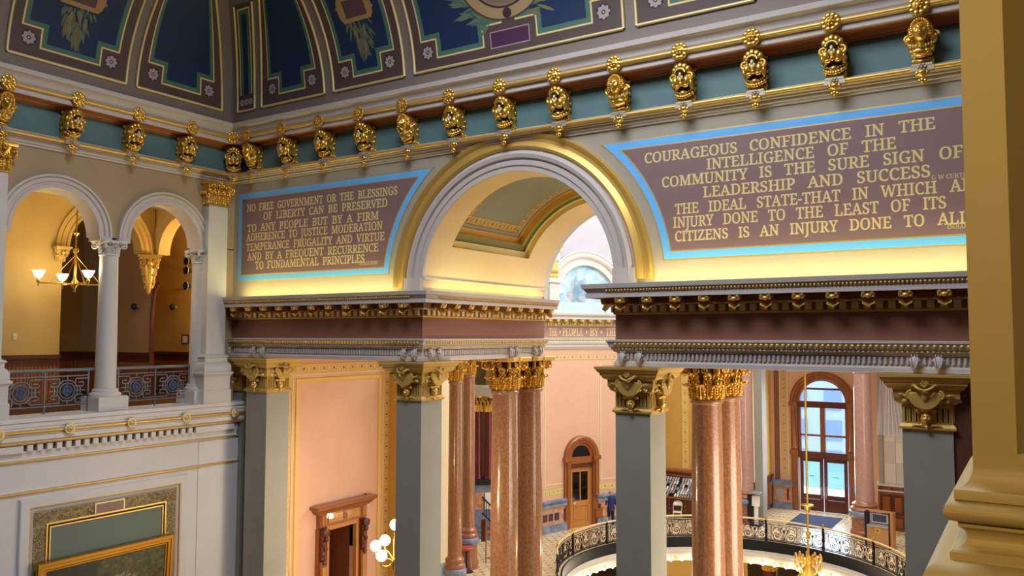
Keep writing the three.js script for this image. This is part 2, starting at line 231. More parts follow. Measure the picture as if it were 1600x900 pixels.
// draws one panel: brown band, gilt line, green line, blue field with stepped corners; units are metres, y up
function panelTex(W, H, o) {
  const k = Math.min(1400 / W, 1400 / H, 300), cw = Math.round(W * k), ch = Math.round(H * k);
  return canvasTex(cw, ch, (x) => {
    x.setTransform(k, 0, 0, -k, 0, ch); const b = o.band ?? 0.28, st = o.step ?? 0.5, L = o.mid;
    x.fillStyle = '#53413f'; x.fillRect(0, 0, W, H);
    const path = (i) => { x.beginPath(); const q = st; x.moveTo(b + i, H - (o.top ? b + i : 0)); x.lineTo(b + i, b + q + i); x.lineTo(b + q + i, b + q + i); x.lineTo(b + q + i, b + i);
      if (L) { x.lineTo(L - 0.78 - i, b + i); x.lineTo(L - 0.78 - i, b + 0.52 + i); x.lineTo(L - 0.2 - i, b + 0.52 + i); x.lineTo(L - 0.2 - i, b + 0.9); x.lineTo(L + 0.2 + i, b + 0.9); x.lineTo(L + 0.2 + i, b + 0.52 + i); x.lineTo(L + 0.78 + i, b + 0.52 + i); x.lineTo(L + 0.78 + i, b + i); }
      x.lineTo(W - b - q - i, b + i); x.lineTo(W - b - q - i, b + q + i); x.lineTo(W - b - i, b + q + i); x.lineTo(W - b - i, H - (o.top ? b + i : 0)); x.closePath(); };
    x.fillStyle = '#e2c886'; path(0); x.fill(); x.fillStyle = '#48705f'; path(0.045); x.fill(); x.fillStyle = o.blue ?? '#0c284e'; path(0.17); x.fill();
    if (L) { x.strokeStyle = '#a88c94'; x.lineWidth = 0.03; x.strokeRect(L - 0.58, b - 0.06, 1.16, 0.4); x.fillStyle = '#4a2244'; x.fillRect(L - 0.56, b - 0.04, 1.12, 0.36); }
    x.setTransform(1, 0, 0, 1, 0, 0); const px = (u) => u * k, py = (v) => ch - v * k;
    rosettePrint(x, px(b + st * 0.42), py(b + st * 0.42), 0.17 * k); rosettePrint(x, px(W - b - st * 0.42), py(b + st * 0.42), 0.17 * k);
    if (o.draw) o.draw(x, px, py, k);
  });
}
function covePanel(name, label, f, e0, e1, s0, s1, tex, group) {              // e0(s), e1(s): edges along the wall
  const c = new THREE.Group(); c.name = name; c.userData.label = label; vault.add(c); const m = new THREE.MeshStandardMaterial({ map: tex, roughness: 0.6 }), n = 18;
  mesh('painted_field', patch((u, v) => { const s = s0 + (s1 - s0) * v; return f(e0(s) + (e1(s) - e0(s)) * u, s, 0.025); }, 2, n), m, c);
  const line = (pts) => tube(pts, 0.04, pts.length * 2, 6), N = 14;
  const side = (e, d) => line(Array.from({ length: N }, (_, i) => { const s = s0 + (s1 - s0) * i / (N - 1); return f(e(s) + d, s, 0.03); }));
  mesh('gilded_moulding', side(e0, 0), mat.goldPale, c); mesh('gilded_moulding', side(e1, 0), mat.goldPale, c); mesh('gilded_moulding', line([f(e0(s0), s0, 0.03), f((e0(s0) + e1(s0)) / 2, s0, 0.03), f(e1(s0), s0, 0.03)]), mat.goldPale, c);
}
{
  const K = (v) => () => v, dep = (s) => cove(s / CR)[0] - CO;
  const corn = (wid, yc) => (x, px, py, k) => { cornPrint(x, px(wid / 2), py(yc + 0.35), 0.95 * k, 1.2 * k, true); cornPrint(x, px(wid / 2), py(yc - 0.25), 0.9 * k, 1.3 * k, false); plaquePrint(x, px(wid / 2), py(yc), 1.05 * k, 0.72 * k); };
  covePanel('cove_panel', 'narrow blue cove panel in the corner of the room, above the corner bracket', coveBack, (s) => 0.87 + dep(s), (s) => 1.67 + dep(s), 0.32, 3.45,
    panelTex(0.8, 3.13, { band: 0.12, step: 0, top: true, draw: (x, px, py, k) => { x.fillStyle = '#53413f'; x.fillRect(0, py(0.5), px(0.8), 0.5 * k); for (let i = 0; i < 3; i++) rosettePrint(x, px(0.2 + i * 0.2), py(0.27), 0.11 * k); } }));
  covePanel('cove_panel', 'plain dark blue cove panel over the back wall, next to the narrow corner strip', coveBack, (s) => 2.0 + dep(s), K(4.76), 0.32, 4.3, panelTex(2.76, 3.98, {}));
  covePanel('cove_panel', 'blue cove panel with corn stalks behind a small plaque, over the back wall', coveBack, K(5.14), K(7.83), 0.32, 5.4, panelTex(2.69, 5.1, { draw: corn(2.69, 2.15) }));
  covePanel('cove_panel', 'wide blue cove panel with a wreathed round medallion above the great arch', coveBack, K(8.2), K(14.45), 0.32, 5.4, panelTex(6.25, 5.1, { mid: 3.12, draw: (x, px, py, k) => {
    for (let i = 0; i < 230; i++) { const sd = i % 2 ? 1 : -1, a = -PI / 2 + sd * (0.36 + rnd() * 2.6), r = 1.22 + rnd() * 0.28; leafPrint(x, px(3.12 + r * Math.cos(a)), py(2.2 + r * Math.sin(a)), -a - PI / 2 - sd * 0.9 + (rnd() - 0.5) * 1.1, (0.28 + rnd() * 0.3) * k, 0.09 * k, ['#5f785c', '#74744c', '#4f6c62', '#84783f'][i % 4]); }
    const ring = (r, c) => { x.fillStyle = c; x.beginPath(); x.arc(px(3.12), py(2.2), r * k, 0, 7); x.fill(); };
    ring(1.36, '#4a3a34'); ring(1.31, '#a58a62'); ring(1.05, '#3a2426'); ring(1.0, '#8a7060'); ring(0.94, '#7a6a56');
    for (let i = 0; i < 500; i++) { const a = rnd() * 7, r = rnd() * 0.85; x.fillStyle = ['#54564a', '#8a7a5c', '#9a6a44', '#6a7a70'][i % 4]; x.fillRect(px(3.12 + r * Math.cos(a)), py(2.2 + r * Math.sin(a)), k * 0.06, k * 0.05); }
    x.fillStyle = '#3a2426'; x.beginPath(); x.arc(px(3.12), py(1.02), 0.13 * k, 0, 7); x.fill(); } }));
  covePanel('cove_panel', 'blue cove panel over the lettered wall beside the big ochre pier', coveBack, K(14.78), K(17.5), 0.32, 5.4, panelTex(2.72, 5.1, {}));
  covePanel('cove_panel', 'plain dark blue cove panel above the twin arches, at the room corner', coveLeft, K(4.05), (s) => 1.09 + dep(s), 0.32, 4.3, panelTex(2.96, 3.98, {}));
  covePanel('cove_panel', 'blue cove panel with corn stalks behind a plaque, above the chandelier arch', coveLeft, K(7.6), K(4.38), 0.32, 5.4, panelTex(3.22, 5.1, { draw: corn(3.22, 2.0) }));
}
// ---- upper cornice with brackets' frieze, on both walls
{
  const path = [[0, 10.5], [0, 0], [22.5, 0]], t = struct('trim_1');
  mesh('frieze_mouldings', molding([[0, 15.34], [0.05, 15.34], [0.05, 15.39], [0.1, 15.41], [0.1, 15.47], [0.14, 15.49], [0.14, 15.52], [0.22, 15.54], [0.22, 15.6], [0.1, 15.66], [0.06, 15.72], [0, 15.74]], path), mat.lilac, t);
  mesh('green_frieze', molding([[0.012, 15.7], [0.012, 16.5]], path), mat.friezeGreen, t, 'plain green frieze between the gilded brackets');
  mesh('soffit_mouldings', molding([[0, 16.46], [0.06, 16.47], [0.06, 16.5], [0.1, 16.51], [0.12, 16.54], [0.3, 16.555], [0.3, 16.54], [0.34, 16.54], [0.34, 16.56], [0.46, 16.575]], path), mat.soffitBrown, t, 'brown underside of the cornice');
  mesh('cornice', molding([[0.44, 16.57], [0.46, 16.56], [0.48, 16.58], [0.48, 16.7], [0.52, 16.71], [0.52, 16.8], [0.5, 16.83], [0.53, 16.86], [0.55, 16.94], [0.6, 17.0], [0.66, 17.04], [0.7, 17.06], [0.72, 17.17], [0.66, 17.2], [0, 17.2]], path), mat.lilac, t);
  for (const [pth, nm] of [[[[0.27, 15.59, 10.5], [0.27, 15.59, 0.27]], 'gilded_rail'], [[[0.27, 15.59, 0.27], [22.5, 15.59, 0.27]], 'gilded_rail'], [[[0.55, 16.755, 10.5], [0.55, 16.755, 0.55]], 'gilded_rail'], [[[0.55, 16.755, 0.55], [22.5, 16.755, 0.55]], 'gilded_rail']]) mesh(nm, rod(pth[0], pth[1], nm && pth[0][1] > 16 ? 0.05 : 0.052, undefined, 12), mat.goldSoft, t);
}
// ---- the entablatures either side of the passage
function eggRow(path, y, r, spacing, out, squash = 1) {                       // small rounded eggs along a path
  const gs = []; for (let i = 0; i < path.length - 1; i++) { const [ax, az] = path[i], [bx, bz] = path[i + 1], L = Math.hypot(bx - ax, bz - az), n = Math.round(L / spacing), dx = (bx - ax) / L, dz = (bz - az) / L;
    for (let k = 0; k < n; k++) { const t = (k + 0.5) * L / n; gs.push(new THREE.SphereGeometry(1, 6, 5).scale(Math.abs(dx) > 0.5 ? spacing * 0.42 : r, r * squash, Math.abs(dx) > 0.5 ? r : spacing * 0.42).translate(ax + dx * t - dz * out, y, az + dz * t + dx * out)); } }
  return gs;
}
const acanthus = (w, h, curl, nu = 6, nv = 9) => patch((u, v) => {          // a carved leaf, base at the origin, rising and curling outwards (+z)
  const a = u * 2 - 1, lobes = 1 + 0.22 * Math.sin(v * PI * 5 + 0.6), wid = w * 0.5 * Math.pow(Math.sin(PI * Math.min(1, 0.16 + v * 0.86)), 0.55) * lobes;
  const t = v < 0.62 ? 0 : (v - 0.62) / 0.38, th = t * 2.3, R = curl, y = (v < 0.62 ? v / 0.62 : 1) * (h - R) + (t ? R * Math.sin(th) : 0), z = 0.03 + 0.12 * h * v * v + (t ? R * (1 - Math.cos(th)) : 0);
  return [a * wid, y, z + 0.18 * w * (1 - Math.abs(a)) * (v < 0.75 ? 1 : 0.4) - 0.1 * w * Math.abs(a) + 0.02 * Math.sin(v * 30)];
}, nu, nv);
const carved = (w, h, curl) => { const nu = 10, nv = 16, sheet = patch((u, v) => {          // acanthus leaf with cut lobes and a deep midrib
  const a = u * 2 - 1, body = Math.pow(Math.sin(PI * Math.min(1, 0.2 + v * 0.8)), 0.5), cut = 1 - 0.42 * Math.pow(Math.abs(Math.sin(v * PI * 4.5)), 6) * (v < 0.9 ? 1 : 0), wid = w * 0.5 * body * cut;
  const t = v < 0.6 ? 0 : (v - 0.6) / 0.4, th = t * 2.6, R = curl, y = (v < 0.6 ? v / 0.6 : 1) * (h - R) + (t ? R * Math.sin(th) : 0), z = 0.02 + 0.1 * h * v * v + (t ? R * (1 - Math.cos(th)) : 0);
  return [a * wid, y, z + 0.2 * w * (1 - Math.abs(a)) - 0.12 * w * Math.abs(a) + 0.035 * w * Math.cos(a * 9.4)];
}, nu, nv), zAt = (v) => 0.02 + 0.1 * h * v * v, lobes = []; for (const s of [-1, 1]) for (let i = 0; i < 4; i++) { const v = 0.2 + i * 0.17; lobes.push(new THREE.SphereGeometry(1, 7, 5).scale(w * 0.17, h * 0.1, w * 0.13).rotateZ(-s * 0.55).translate(s * w * (0.33 - i * 0.025), v * (h - curl) / 0.72, zAt(v) + w * 0.1)); }
  lobes.push(ell(0, h - curl * 0.25, 0.03 + 0.1 * h + curl * 1.35, w * 0.34, curl * 0.42, curl * 0.5, 9, 6), ell(-w * 0.26, h - curl * 0.55, 0.02 + 0.09 * h + curl * 0.9, w * 0.17, curl * 0.4, curl * 0.4, 7, 5), ell(w * 0.26, h - curl * 0.55, 0.02 + 0.09 * h + curl * 0.9, w * 0.17, curl * 0.4, curl * 0.4, 7, 5), rod([0, 0.02, 0.06 * w + 0.04], [0, h * 0.7, zAt(0.7) + 0.22 * w], w * 0.06, w * 0.05, 6));
  return M(sheet, lobes); };
const leafSmall = acanthus(0.34, 0.3, 0.07, 4, 6);
const modGeo = M(new THREE.BoxGeometry(0.2, 0.12, 0.3).translate(0, 0.0, 0.16), leafSmall.clone().rotateX(1.9).translate(0, -0.02, 0.04), spiral(0, 0, 0.07, 1.2, 1, 0.02, 0, 16).rotateY(PI / 2).translate(0.11, -0.02, 0.26), spiral(0, 0, 0.07, 1.2, 1, 0.02, 0, 16).rotateY(PI / 2).translate(-0.11, -0.02, 0.26), ell(0, -0.03, 0.31, 0.07, 0.05, 0.05, 8, 6), ell(0.08, 0.03, 0.31, 0.05, 0.04, 0.04, 8, 6), ell(-0.08, 0.03, 0.31, 0.05, 0.04, 0.04, 8, 6));
const dentGeo = new THREE.BoxGeometry(0.125, 0.15, 0.1);
const bowGeo = M(ell(0, 0, 0.08, 0.085, 0.13, 0.06), ell(0, -0.12, 0.07, 0.05, 0.05, 0.05), ...[-1, 0, 1].map((s) => ell(s * 0.05, 0.13, 0.06, 0.018, 0.05, 0.03, 6, 5)), ell(-0.075, 0.05, 0.1, 0.045, 0.03, 0.03, 8, 5), ell(0.075, 0.05, 0.1, 0.045, 0.03, 0.03, 8, 5), ...[-1, 1].map((s) => tube([[0, -0.13, 0.1], [s * 0.05, -0.02, 0.15], [s * 0.07, 0.1, 0.11]], 0.02, 8, 5)));
function entablature(n, path, bows) {
  const t = struct(`trim_${n}`), at = (s, out) => { let acc = 0; for (let i = 0; i < path.length - 1; i++) { const [ax, az] = path[i], [bx, bz] = path[i + 1], L = Math.hypot(bx - ax, bz - az); if (s <= acc + L || i === path.length - 2) { const dx = (bx - ax) / L, dz = (bz - az) / L, q = s - acc; return [ax + dx * q - dz * out, az + dz * q + dx * out, Math.atan2(-dz, dx)]; } acc += L; } };
  mesh('architrave', molding([[-0.93, 9.63], [0, 9.63], [0.03, 9.64], [0.03, 9.73], [0.0, 9.75], [0, 9.77], [-0.03, 9.78], [-0.03, 9.96], [0.03, 9.98], [0.05, 10.02], [0.08, 10.04], [0.08, 10.08], [0.12, 10.1], [0.14, 10.18], [0.18, 10.22], [0.18, 10.26], [0, 10.27], [-0.93, 10.27]], path), mat.lilac, t);
  mesh('frieze', molding([[-0.004, 10.26], [-0.004, 10.88]], path), mat.frieze, t, 'plain dark brown frieze band');
  mesh('core', molding([[-0.93, 10.2], [-0.93, 11.5]], path), mat.frieze, t);
  mesh('cornice', molding([[0, 10.86], [0.03, 10.87], [0.03, 10.9], [0.04, 10.91], [0.04, 11.07], [0.14, 11.08], [0.17, 11.11], [0.17, 11.26], [0.5, 11.27], [0.5, 11.25], [0.53, 11.25], [0.53, 11.35], [0.5, 11.36], [0.53, 11.4], [0.57, 11.46], [0.6, 11.47], [0.62, 11.57], [0.58, 11.57], [0.56, 11.46], [-0.93, 11.46]], path), mat.lilac, t);
  mesh('gilded_fillet', molding([[0.001, 10.855], [0.036, 10.868], [0.036, 10.905], [0.001, 10.91]], path, false, false), mat.goldSoft, t);
  mesh('gilded_soffit', molding([[0.042, 10.905], [0.042, 11.075], [0.142, 11.083], [0.172, 11.112], [0.172, 11.258], [0.495, 11.262]], path, false, false), mat.ochreDark, t);
  stuff(mesh('egg_and_dart', eggRow(path, 11.41, 0.036, 0.078, 0.55), mat.goldSoft, t)); stuff(mesh('egg_and_dart', eggRow(path, 10.16, 0.04, 0.115, 0.15), mat.goldSoft, t)); stuff(mesh('bead_row', eggRow(path, 10.05, 0.026, 0.09, 0.08), mat.goldPale, t)); stuff(mesh('bead_row', eggRow(path, 11.1, 0.022, 0.075, 0.17), mat.goldSoft, t));
  const total = path.slice(1).reduce((a, p, i) => a + Math.hypot(p[0] - path[i][0], p[1] - path[i][1]), 0), put = (name, g, m, s, y, out) => { const [x, z, r] = at(s, out), o = mesh(name, g, m, t); o.position.set(x, y, z); o.rotation.y = r; return o; };
  const corner = path.map((p, i) => path.slice(1, i + 1).reduce((a, q, j) => a + Math.hypot(q[0] - path[j][0], q[1] - path[j][1]), 0));
  for (let i = 0; i < corner.length - 1; i++) {
    const L = corner[i + 1] - corner[i], nd = Math.round(L / 0.23); for (let k = 0; k < nd; k++) put('dentil', dentGeo, mat.goldPale, corner[i] + (k + 0.5) * L / nd, 10.99, 0.09);
    const nm = Math.round(L / 0.685); for (let k = 0; k < nm; k++) put('modillion', modGeo, mat.goldSoft, corner[i] + (k + 0.5) * L / nm, 11.19, 0.17);
  }
  const reeds = []; for (let s = 0.12; s < total - 0.1; s += 0.1) { if (corner.slice(1, -1).some((c) => Math.abs(c - s) < 0.1) || bows.some((b) => Math.abs(b - s) < 0.1)) continue; const [x, z, r] = at(s, -0.005); reeds.push(new THREE.CapsuleGeometry(0.036, 0.1, 2, 6).rotateY(r).translate(x, 9.87, z)); }
  stuff(mesh('reeded_band', reeds, mat.lilac, t));
  for (const b of bows) put('bow_ornament', bowGeo, mat.lilac, b, 9.84, 0.0);
}
entablature(2, [[-0.45, 0], [8.01, 0], [8.01, -6.7]], [0.43, 1.61, 2.07, 7.86, 8.25, 8.75, 9.15, 12.9, 13.25, 14.4, 14.75]);
entablature(3, [[13.89, -6.7], [13.89, 0], [22.6, 0]], [0.4, 0.8, 6.91, 7.34, 13.15, 13.57]);
// ---- ceilings and far fabric of the side aisles
{
  const c = struct('ceiling_aisle'); mesh('plaster_ceiling', [box(-0.5, 7.2, 10.6, 11.5, -6.7, -0.9), box(-0.5, 1.9, 10.6, 11.5, -10.5, -6.7), box(14.8, 22.6, 10.6, 11.5, -9, -0.9)], mat.ceilCream, c);
}
// ---- floors
{
  const f = struct('floor'); const s = shape([[-14, -40], [36, -40], [36, 30], [-14, 30]]), h = new THREE.Path(); h.absarc(AX, RZ, 7.2, 0, 2 * PI, true); s.holes.push(h);
  mesh('tiled_floor', new THREE.ExtrudeGeometry(s, { depth: 0.35, bevelEnabled: false, curveSegments: 48 }).rotateX(PI / 2), mat.floorTile, f);
}
// ================================================================ LEFT WALL: loggia above, painted panel below
const onLeft = (g) => g.rotateY(PI / 2);                                  // local x -> -z, local z -> +x
const LA = [[-5.85, 13.15], [-2.52, 13.15], [-9.2, 13.15]];                // arch centres in local x = -z
{
  const w = struct('wall_left'), TH = 0.6;
  const holes = LA.map(([cx, cy]) => [...arcPts(cx, cy, 1.2, 0, PI, 28), [cx - 1.2, cy], [cx - 1.2, 8.2], [cx + 1.2, 8.2], [cx + 1.2, cy]]);
  const outl = [[-25.5, 13.1], [-0.0, 13.1], [-0.0, 17.3], [-25.5, 17.3]];
  // spandrel wall above the springing
  const top = []; let cur = [[-25.5, 13.15], [-10.4, 13.15]];
  top.push(...cur); for (const [cx, cy] of [LA[2], LA[0], LA[1]]) top.push(...arcPts(cx, cy, 1.2, PI, 0, 28));
  top.push([0.3, 13.15], [0.3, 17.3], [-25.5, 17.3]);
  mesh('spandrel_wall', onLeft(extrude(shape(top), TH).translate(0, 0, -TH)), mat.wallUpperLeft, w);
  mesh('jamb', [box(-0.6, 0, 8.2, 13.2, -0.1, 1.15), box(-0.6, 0, 8.2, 13.2, 7.25, 8.0)], mat.wallUpperLeft, w); mesh('blank_wall', box(-0.6, 0, 8.2, 13.15, 10.4, 25.5), mat.wallUpperLeft, w);
  for (const [cx, cy] of LA) {
    mesh('archivolt', onLeft(arcMold([[1.19, -0.61], [1.19, 0.05], [1.27, 0.05], [1.29, 0.02], [1.34, 0.02], [1.37, 0.07], [1.45, 0.07], [1.48, 0.03], [1.5, 0.09], [1.56, 0.09], [1.57, -0.02]], cx, cy, 0, PI, 28)), mat.lilac, w);
    mesh('arch_stilt', onLeft(M([-1, 1].map((s) => box(cx + s * 1.385 - 0.185, cx + s * 1.385 + 0.185, cy - 0.12, cy + 0.01, -0.5, 0.06)))), mat.lilac, w);
  }
  // sill, dentilled cornice and lower wall
  const pth = [[0, 25.5], [0, 0.05], [-0.3, 0.05]], prof = [[0.15, 0], [0.15, 0.3], [0.15, 6.2], [0.19, 6.22], [0.21, 6.27], [0.19, 6.32], [0.15, 6.35], [0.15, 7.02], [0.19, 7.05], [0.21, 7.1], [0.19, 7.13], [0.17, 7.15], [0.19, 7.3], [0.2, 7.32], [0.2, 7.5], [0.3, 7.52], [0.32, 7.56], [0.32, 7.6], [0.35, 7.62], [0.35, 7.74], [0.38, 7.76], [0.38, 7.95], [0.4, 7.97], [0.4, 8.08], [0.44, 8.1], [0.44, 8.2], [-0.7, 8.21]];
  mesh('lower_wall_and_sill', molding(prof, pth), mat.lower, w);
  const gold = (y, o, r) => mesh('gilded_moulding', [rod([o, y, 25], [o, y, 0.05 - o], r, r, 10), rod([o, y, 0.05 - o], [-0.3, y, 0.05 - o], r, r, 10)], mat.goldSoft, w);
  gold(6.27, 0.2, 0.035); gold(7.09, 0.2, 0.03); gold(7.57, 0.325, 0.03); gold(7.85, 0.4, 0.045);
  for (let z = 1.62; z < 6.55; z += 0.252) mesh('dentil', box(0.2, 0.29, 7.34, 7.5, z, z + 0.14), mat.lower, w);
  mesh('dentil_gap_shade', box(0.2, 0.206, 7.34, 7.5, 1.5, 6.65), plain(0x6b5638, 0.7), w);  // brown strip paints the shade into the gaps between dentils
  mesh('dentil_block', [box(0.15, 0.29, 7.32, 7.5, 0.05, 1.5), box(0.15, 0.29, 7.32, 7.5, 6.65, 12)], mat.lower, w);
  mesh('wall_joint', [box(0.15, 0.172, 0, 7.0, -0.2, 1.3), box(0.15, 0.172, 0, 7.0, 6.95, 9)], mat.lower, w);
  // moulded panel
  const F = (z0, z1, y1, wd, d, x0, m, n = 'panel_moulding') => mesh(n, onLeft(frame(-z1, -z0, 0.6, y1, wd, d, x0)), m, w);
  F(1.72, 6.62, 6.07, 0.2, 0.09, 0.15, mat.lower); F(1.9, 6.44, 5.89, 0.045, 0.07, 0.16, mat.goldSoft); F(1.95, 6.39, 5.84, 0.1, 0.03, 0.15, mat.lilacDeep);
  const band = canvasTex(1024, 128, (x, W, H) => { x.fillStyle = '#7d7052'; x.fillRect(0, 0, W, H); for (let i = 0; i < 700; i++) { x.strokeStyle = ['#b39a5c', '#4f4a38', '#a58a50'][i % 3]; x.lineWidth = 4; const a = rnd() * W, b = rnd() * H; x.beginPath(); x.arc(a, b, 6 + rnd() * 10, rnd() * 6, rnd() * 6 + 2.5); x.stroke(); } x.fillStyle = '#9a9aa0'; x.fillRect(0, 0, W, 7); x.fillRect(0, H - 7, W, 7); }, [1, 1]);
  const bm = new THREE.MeshStandardMaterial({ map: band, roughness: 0.7 }), strip = (z0, z1, y0, y1, vert) => { const g = new THREE.PlaneGeometry(z1 - z0, y1 - y0); if (vert) { const u = g.attributes.uv; for (let i = 0; i < 4; i++) u.setXY(i, u.getY(i) * (y1 - y0) / 4.2, u.getX(i)); } g.userData.ownUV = true; return g.rotateY(PI / 2).translate(0.165, (y0 + y1) / 2, (z0 + z1) / 2); };
  mesh('stencilled_border', [strip(2.05, 6.29, 5.3, 5.72), strip(2.05, 2.42, 0.8, 5.3, 1), strip(5.92, 6.29, 0.8, 5.3, 1)], bm, w, 'olive stencilled scrollwork border');
  mesh('border_plaque', [box(0.16, 0.185, 5.36, 5.66, 3.78, 4.58)], plain(0x8c6a60), w); mesh('plaque_line', onLeft(frame(-4.62, -3.74, 5.34, 5.68, 0.03, 0.02, 0.175)), mat.goldPale, w);
  F(2.4, 5.94, 5.38, 0.035, 0.05, 0.16, mat.goldSoft); F(2.46, 5.88, 5.31, 0.02, 0.03, 0.16, mat.dark); F(2.49, 5.85, 5.28, 0.03, 0.04, 0.16, mat.goldSoft);
  mesh('green_field', box(0.15, 0.168, 0.7, 5.3, 2.45, 5.9), plain(0x6c7a70, 0.7), w);
}
// gilt rosettes along the sill rail
const roseGeo = (() => { const a = [lathe([[0, -0.02], [0.15, -0.02], [0.168, 0.015], [0.12, 0.04], [0.07, 0.05], [0.05, 0.075], [0, 0.085]], 18).rotateX(PI / 2)]; for (let i = 0; i < 10; i++) { const t = i * 2 * PI / 10; a.push(ell(0.125 * Math.cos(t), 0.125 * Math.sin(t), 0.03, 0.052, 0.046, 0.03, 8, 5)); } for (let i = 0; i < 6; i++) { const t = i * PI / 3; a.push(ell(0.055 * Math.cos(t), 0.055 * Math.sin(t), 0.07, 0.03, 0.022, 0.025, 6, 5)); } a.push(ell(0, 0, 0.09, 0.025, 0.025, 0.02, 8, 6)); return M(a); })();
const sillRoseGeo = (() => { const a = [lathe([[0, 0], [0.135, 0], [0.15, 0.03], [0.135, 0.06], [0.105, 0.045], [0.09, 0.05], [0.08, 0.075], [0.045, 0.07], [0.035, 0.1], [0, 0.115]], 22).rotateX(PI / 2)]; for (let i = 0; i < 8; i++) { const t = i * PI / 4; a.push(ell(0.068 * Math.cos(t), 0.068 * Math.sin(t), 0.08, 0.02, 0.02, 0.015, 6, 5)); } return M(a); })();
[0.16, 1.97, 3.76, 5.55, 7.34].forEach((z, i) => { const o = mesh('sill_rosette', sillRoseGeo, mat.goldPale); o.position.set(0.42, 7.85, z); o.rotation.y = PI / 2; tag(o, `${ORD[i]} round gilt boss from the room corner on the rail below the loggia sill`, 'rosette', 'gilt bosses on the sill rail'); });

// ---- loggia columns, pilasters
const leafG = carved(0.2, 0.36, 0.09), leafT = carved(0.19, 0.6, 0.11);
function composite(parent, r, top, h, m, half = 1) {                            // leafy capital: two rings of leaves, volutes, square abacus
  const c = new THREE.Group(); c.name = 'capital'; c.position.y = top - h; parent.add(c); const k = h / 0.5;
  mesh('bell', lathe([[r, 0], [r + 0.04, 0.015], [r + 0.04, 0.045], [r, 0.06], [r * 0.9, 0.1 * k], [r * 0.9, 0.25 * k], [r * 1.1, 0.4 * k], [r * 1.1, 0.42 * k]], 20), m, c);
  for (let i = 0; i < 8; i++) { const a = i * PI / 4; const o = mesh('acanthus_leaf', leafG, m, c); o.position.set(Math.sin(a) * r * 0.98, 0.05, Math.cos(a) * r * 0.98); o.rotation.y = a; o.scale.setScalar(k * 0.78); const q = mesh('acanthus_leaf', leafG, m, c), b = a + PI / 8; q.position.set(Math.sin(b) * r * 0.92, 0.06, Math.cos(b) * r * 0.92); q.rotation.y = b; q.scale.set(k * 0.75, k * 1.1, k * 0.85); }
  for (let i = 0; i < 4; i++) { const a = PI / 4 + i * PI / 2, o = mesh('volute', M(spiral(0, 0, 0.11, 1.6, 1, 0.035, PI / 2, 20), ell(0, 0, 0, 0.04, 0.04, 0.05, 8, 6)), m, c); o.position.set(Math.sin(a) * r * 1.62, 0.33 * k, Math.cos(a) * r * 1.62); o.rotation.y = a + PI / 2; o.scale.setScalar(k * 0.85); }
  const s = r * 1.75, q = []; for (let i = 0; i < 4; i++) { const a = PI / 4 + i * PI / 2; q.push([Math.sin(a) * s * 1.12, Math.cos(a) * s * 1.12]); const b = a + PI / 4; q.push([Math.sin(b) * s * 0.72, Math.cos(b) * s * 0.72]); }
  mesh('abacus', extrude(shape(q), 0.07 * k, 0.012).rotateX(-PI / 2).translate(0, 0.425 * k, 0), m, c);
  return c;
}
{
  const t = thing('loggia_column', 'slender off-white column with a leafy capital, between the twin loggia arches', 'column', [-0.2, 8.2, 4.2]);
  mesh('plinth', extrude(shape([[-0.43, -0.43], [0.43, -0.43], [0.43, 0.43], [-0.43, 0.43]]), 0.38, 0.015).rotateX(-PI / 2).translate(0, 0.015, 0), mat.stone, t);
  mesh('base', lathe([[0.42, 0.41], [0.43, 0.45], [0.41, 0.5], [0.36, 0.52], [0.34, 0.54], [0.35, 0.58], [0.33, 0.61], [0.29, 0.63]], 32), mat.stone, t);
  mesh('shaft', lathe([[0.285, 0.62], [0.28, 1.8], [0.245, 4.42], [0.27, 4.44], [0.27, 4.48], [0.24, 4.5]], 36), mat.stone, t);
  composite(t, 0.24, 4.86, 0.44, mat.stone);
  const h = copyOf(t, 'off-white column with a leafy capital, pressed against the corner pilaster of the loggia', [-0.25, 8.2, 1.08]);
  h.scale.set(1, 1, 1);
  copyOf(t, 'off-white column cut by the picture edge, left of the chandelier arch', [-0.2, 8.2, 7.55]);
}
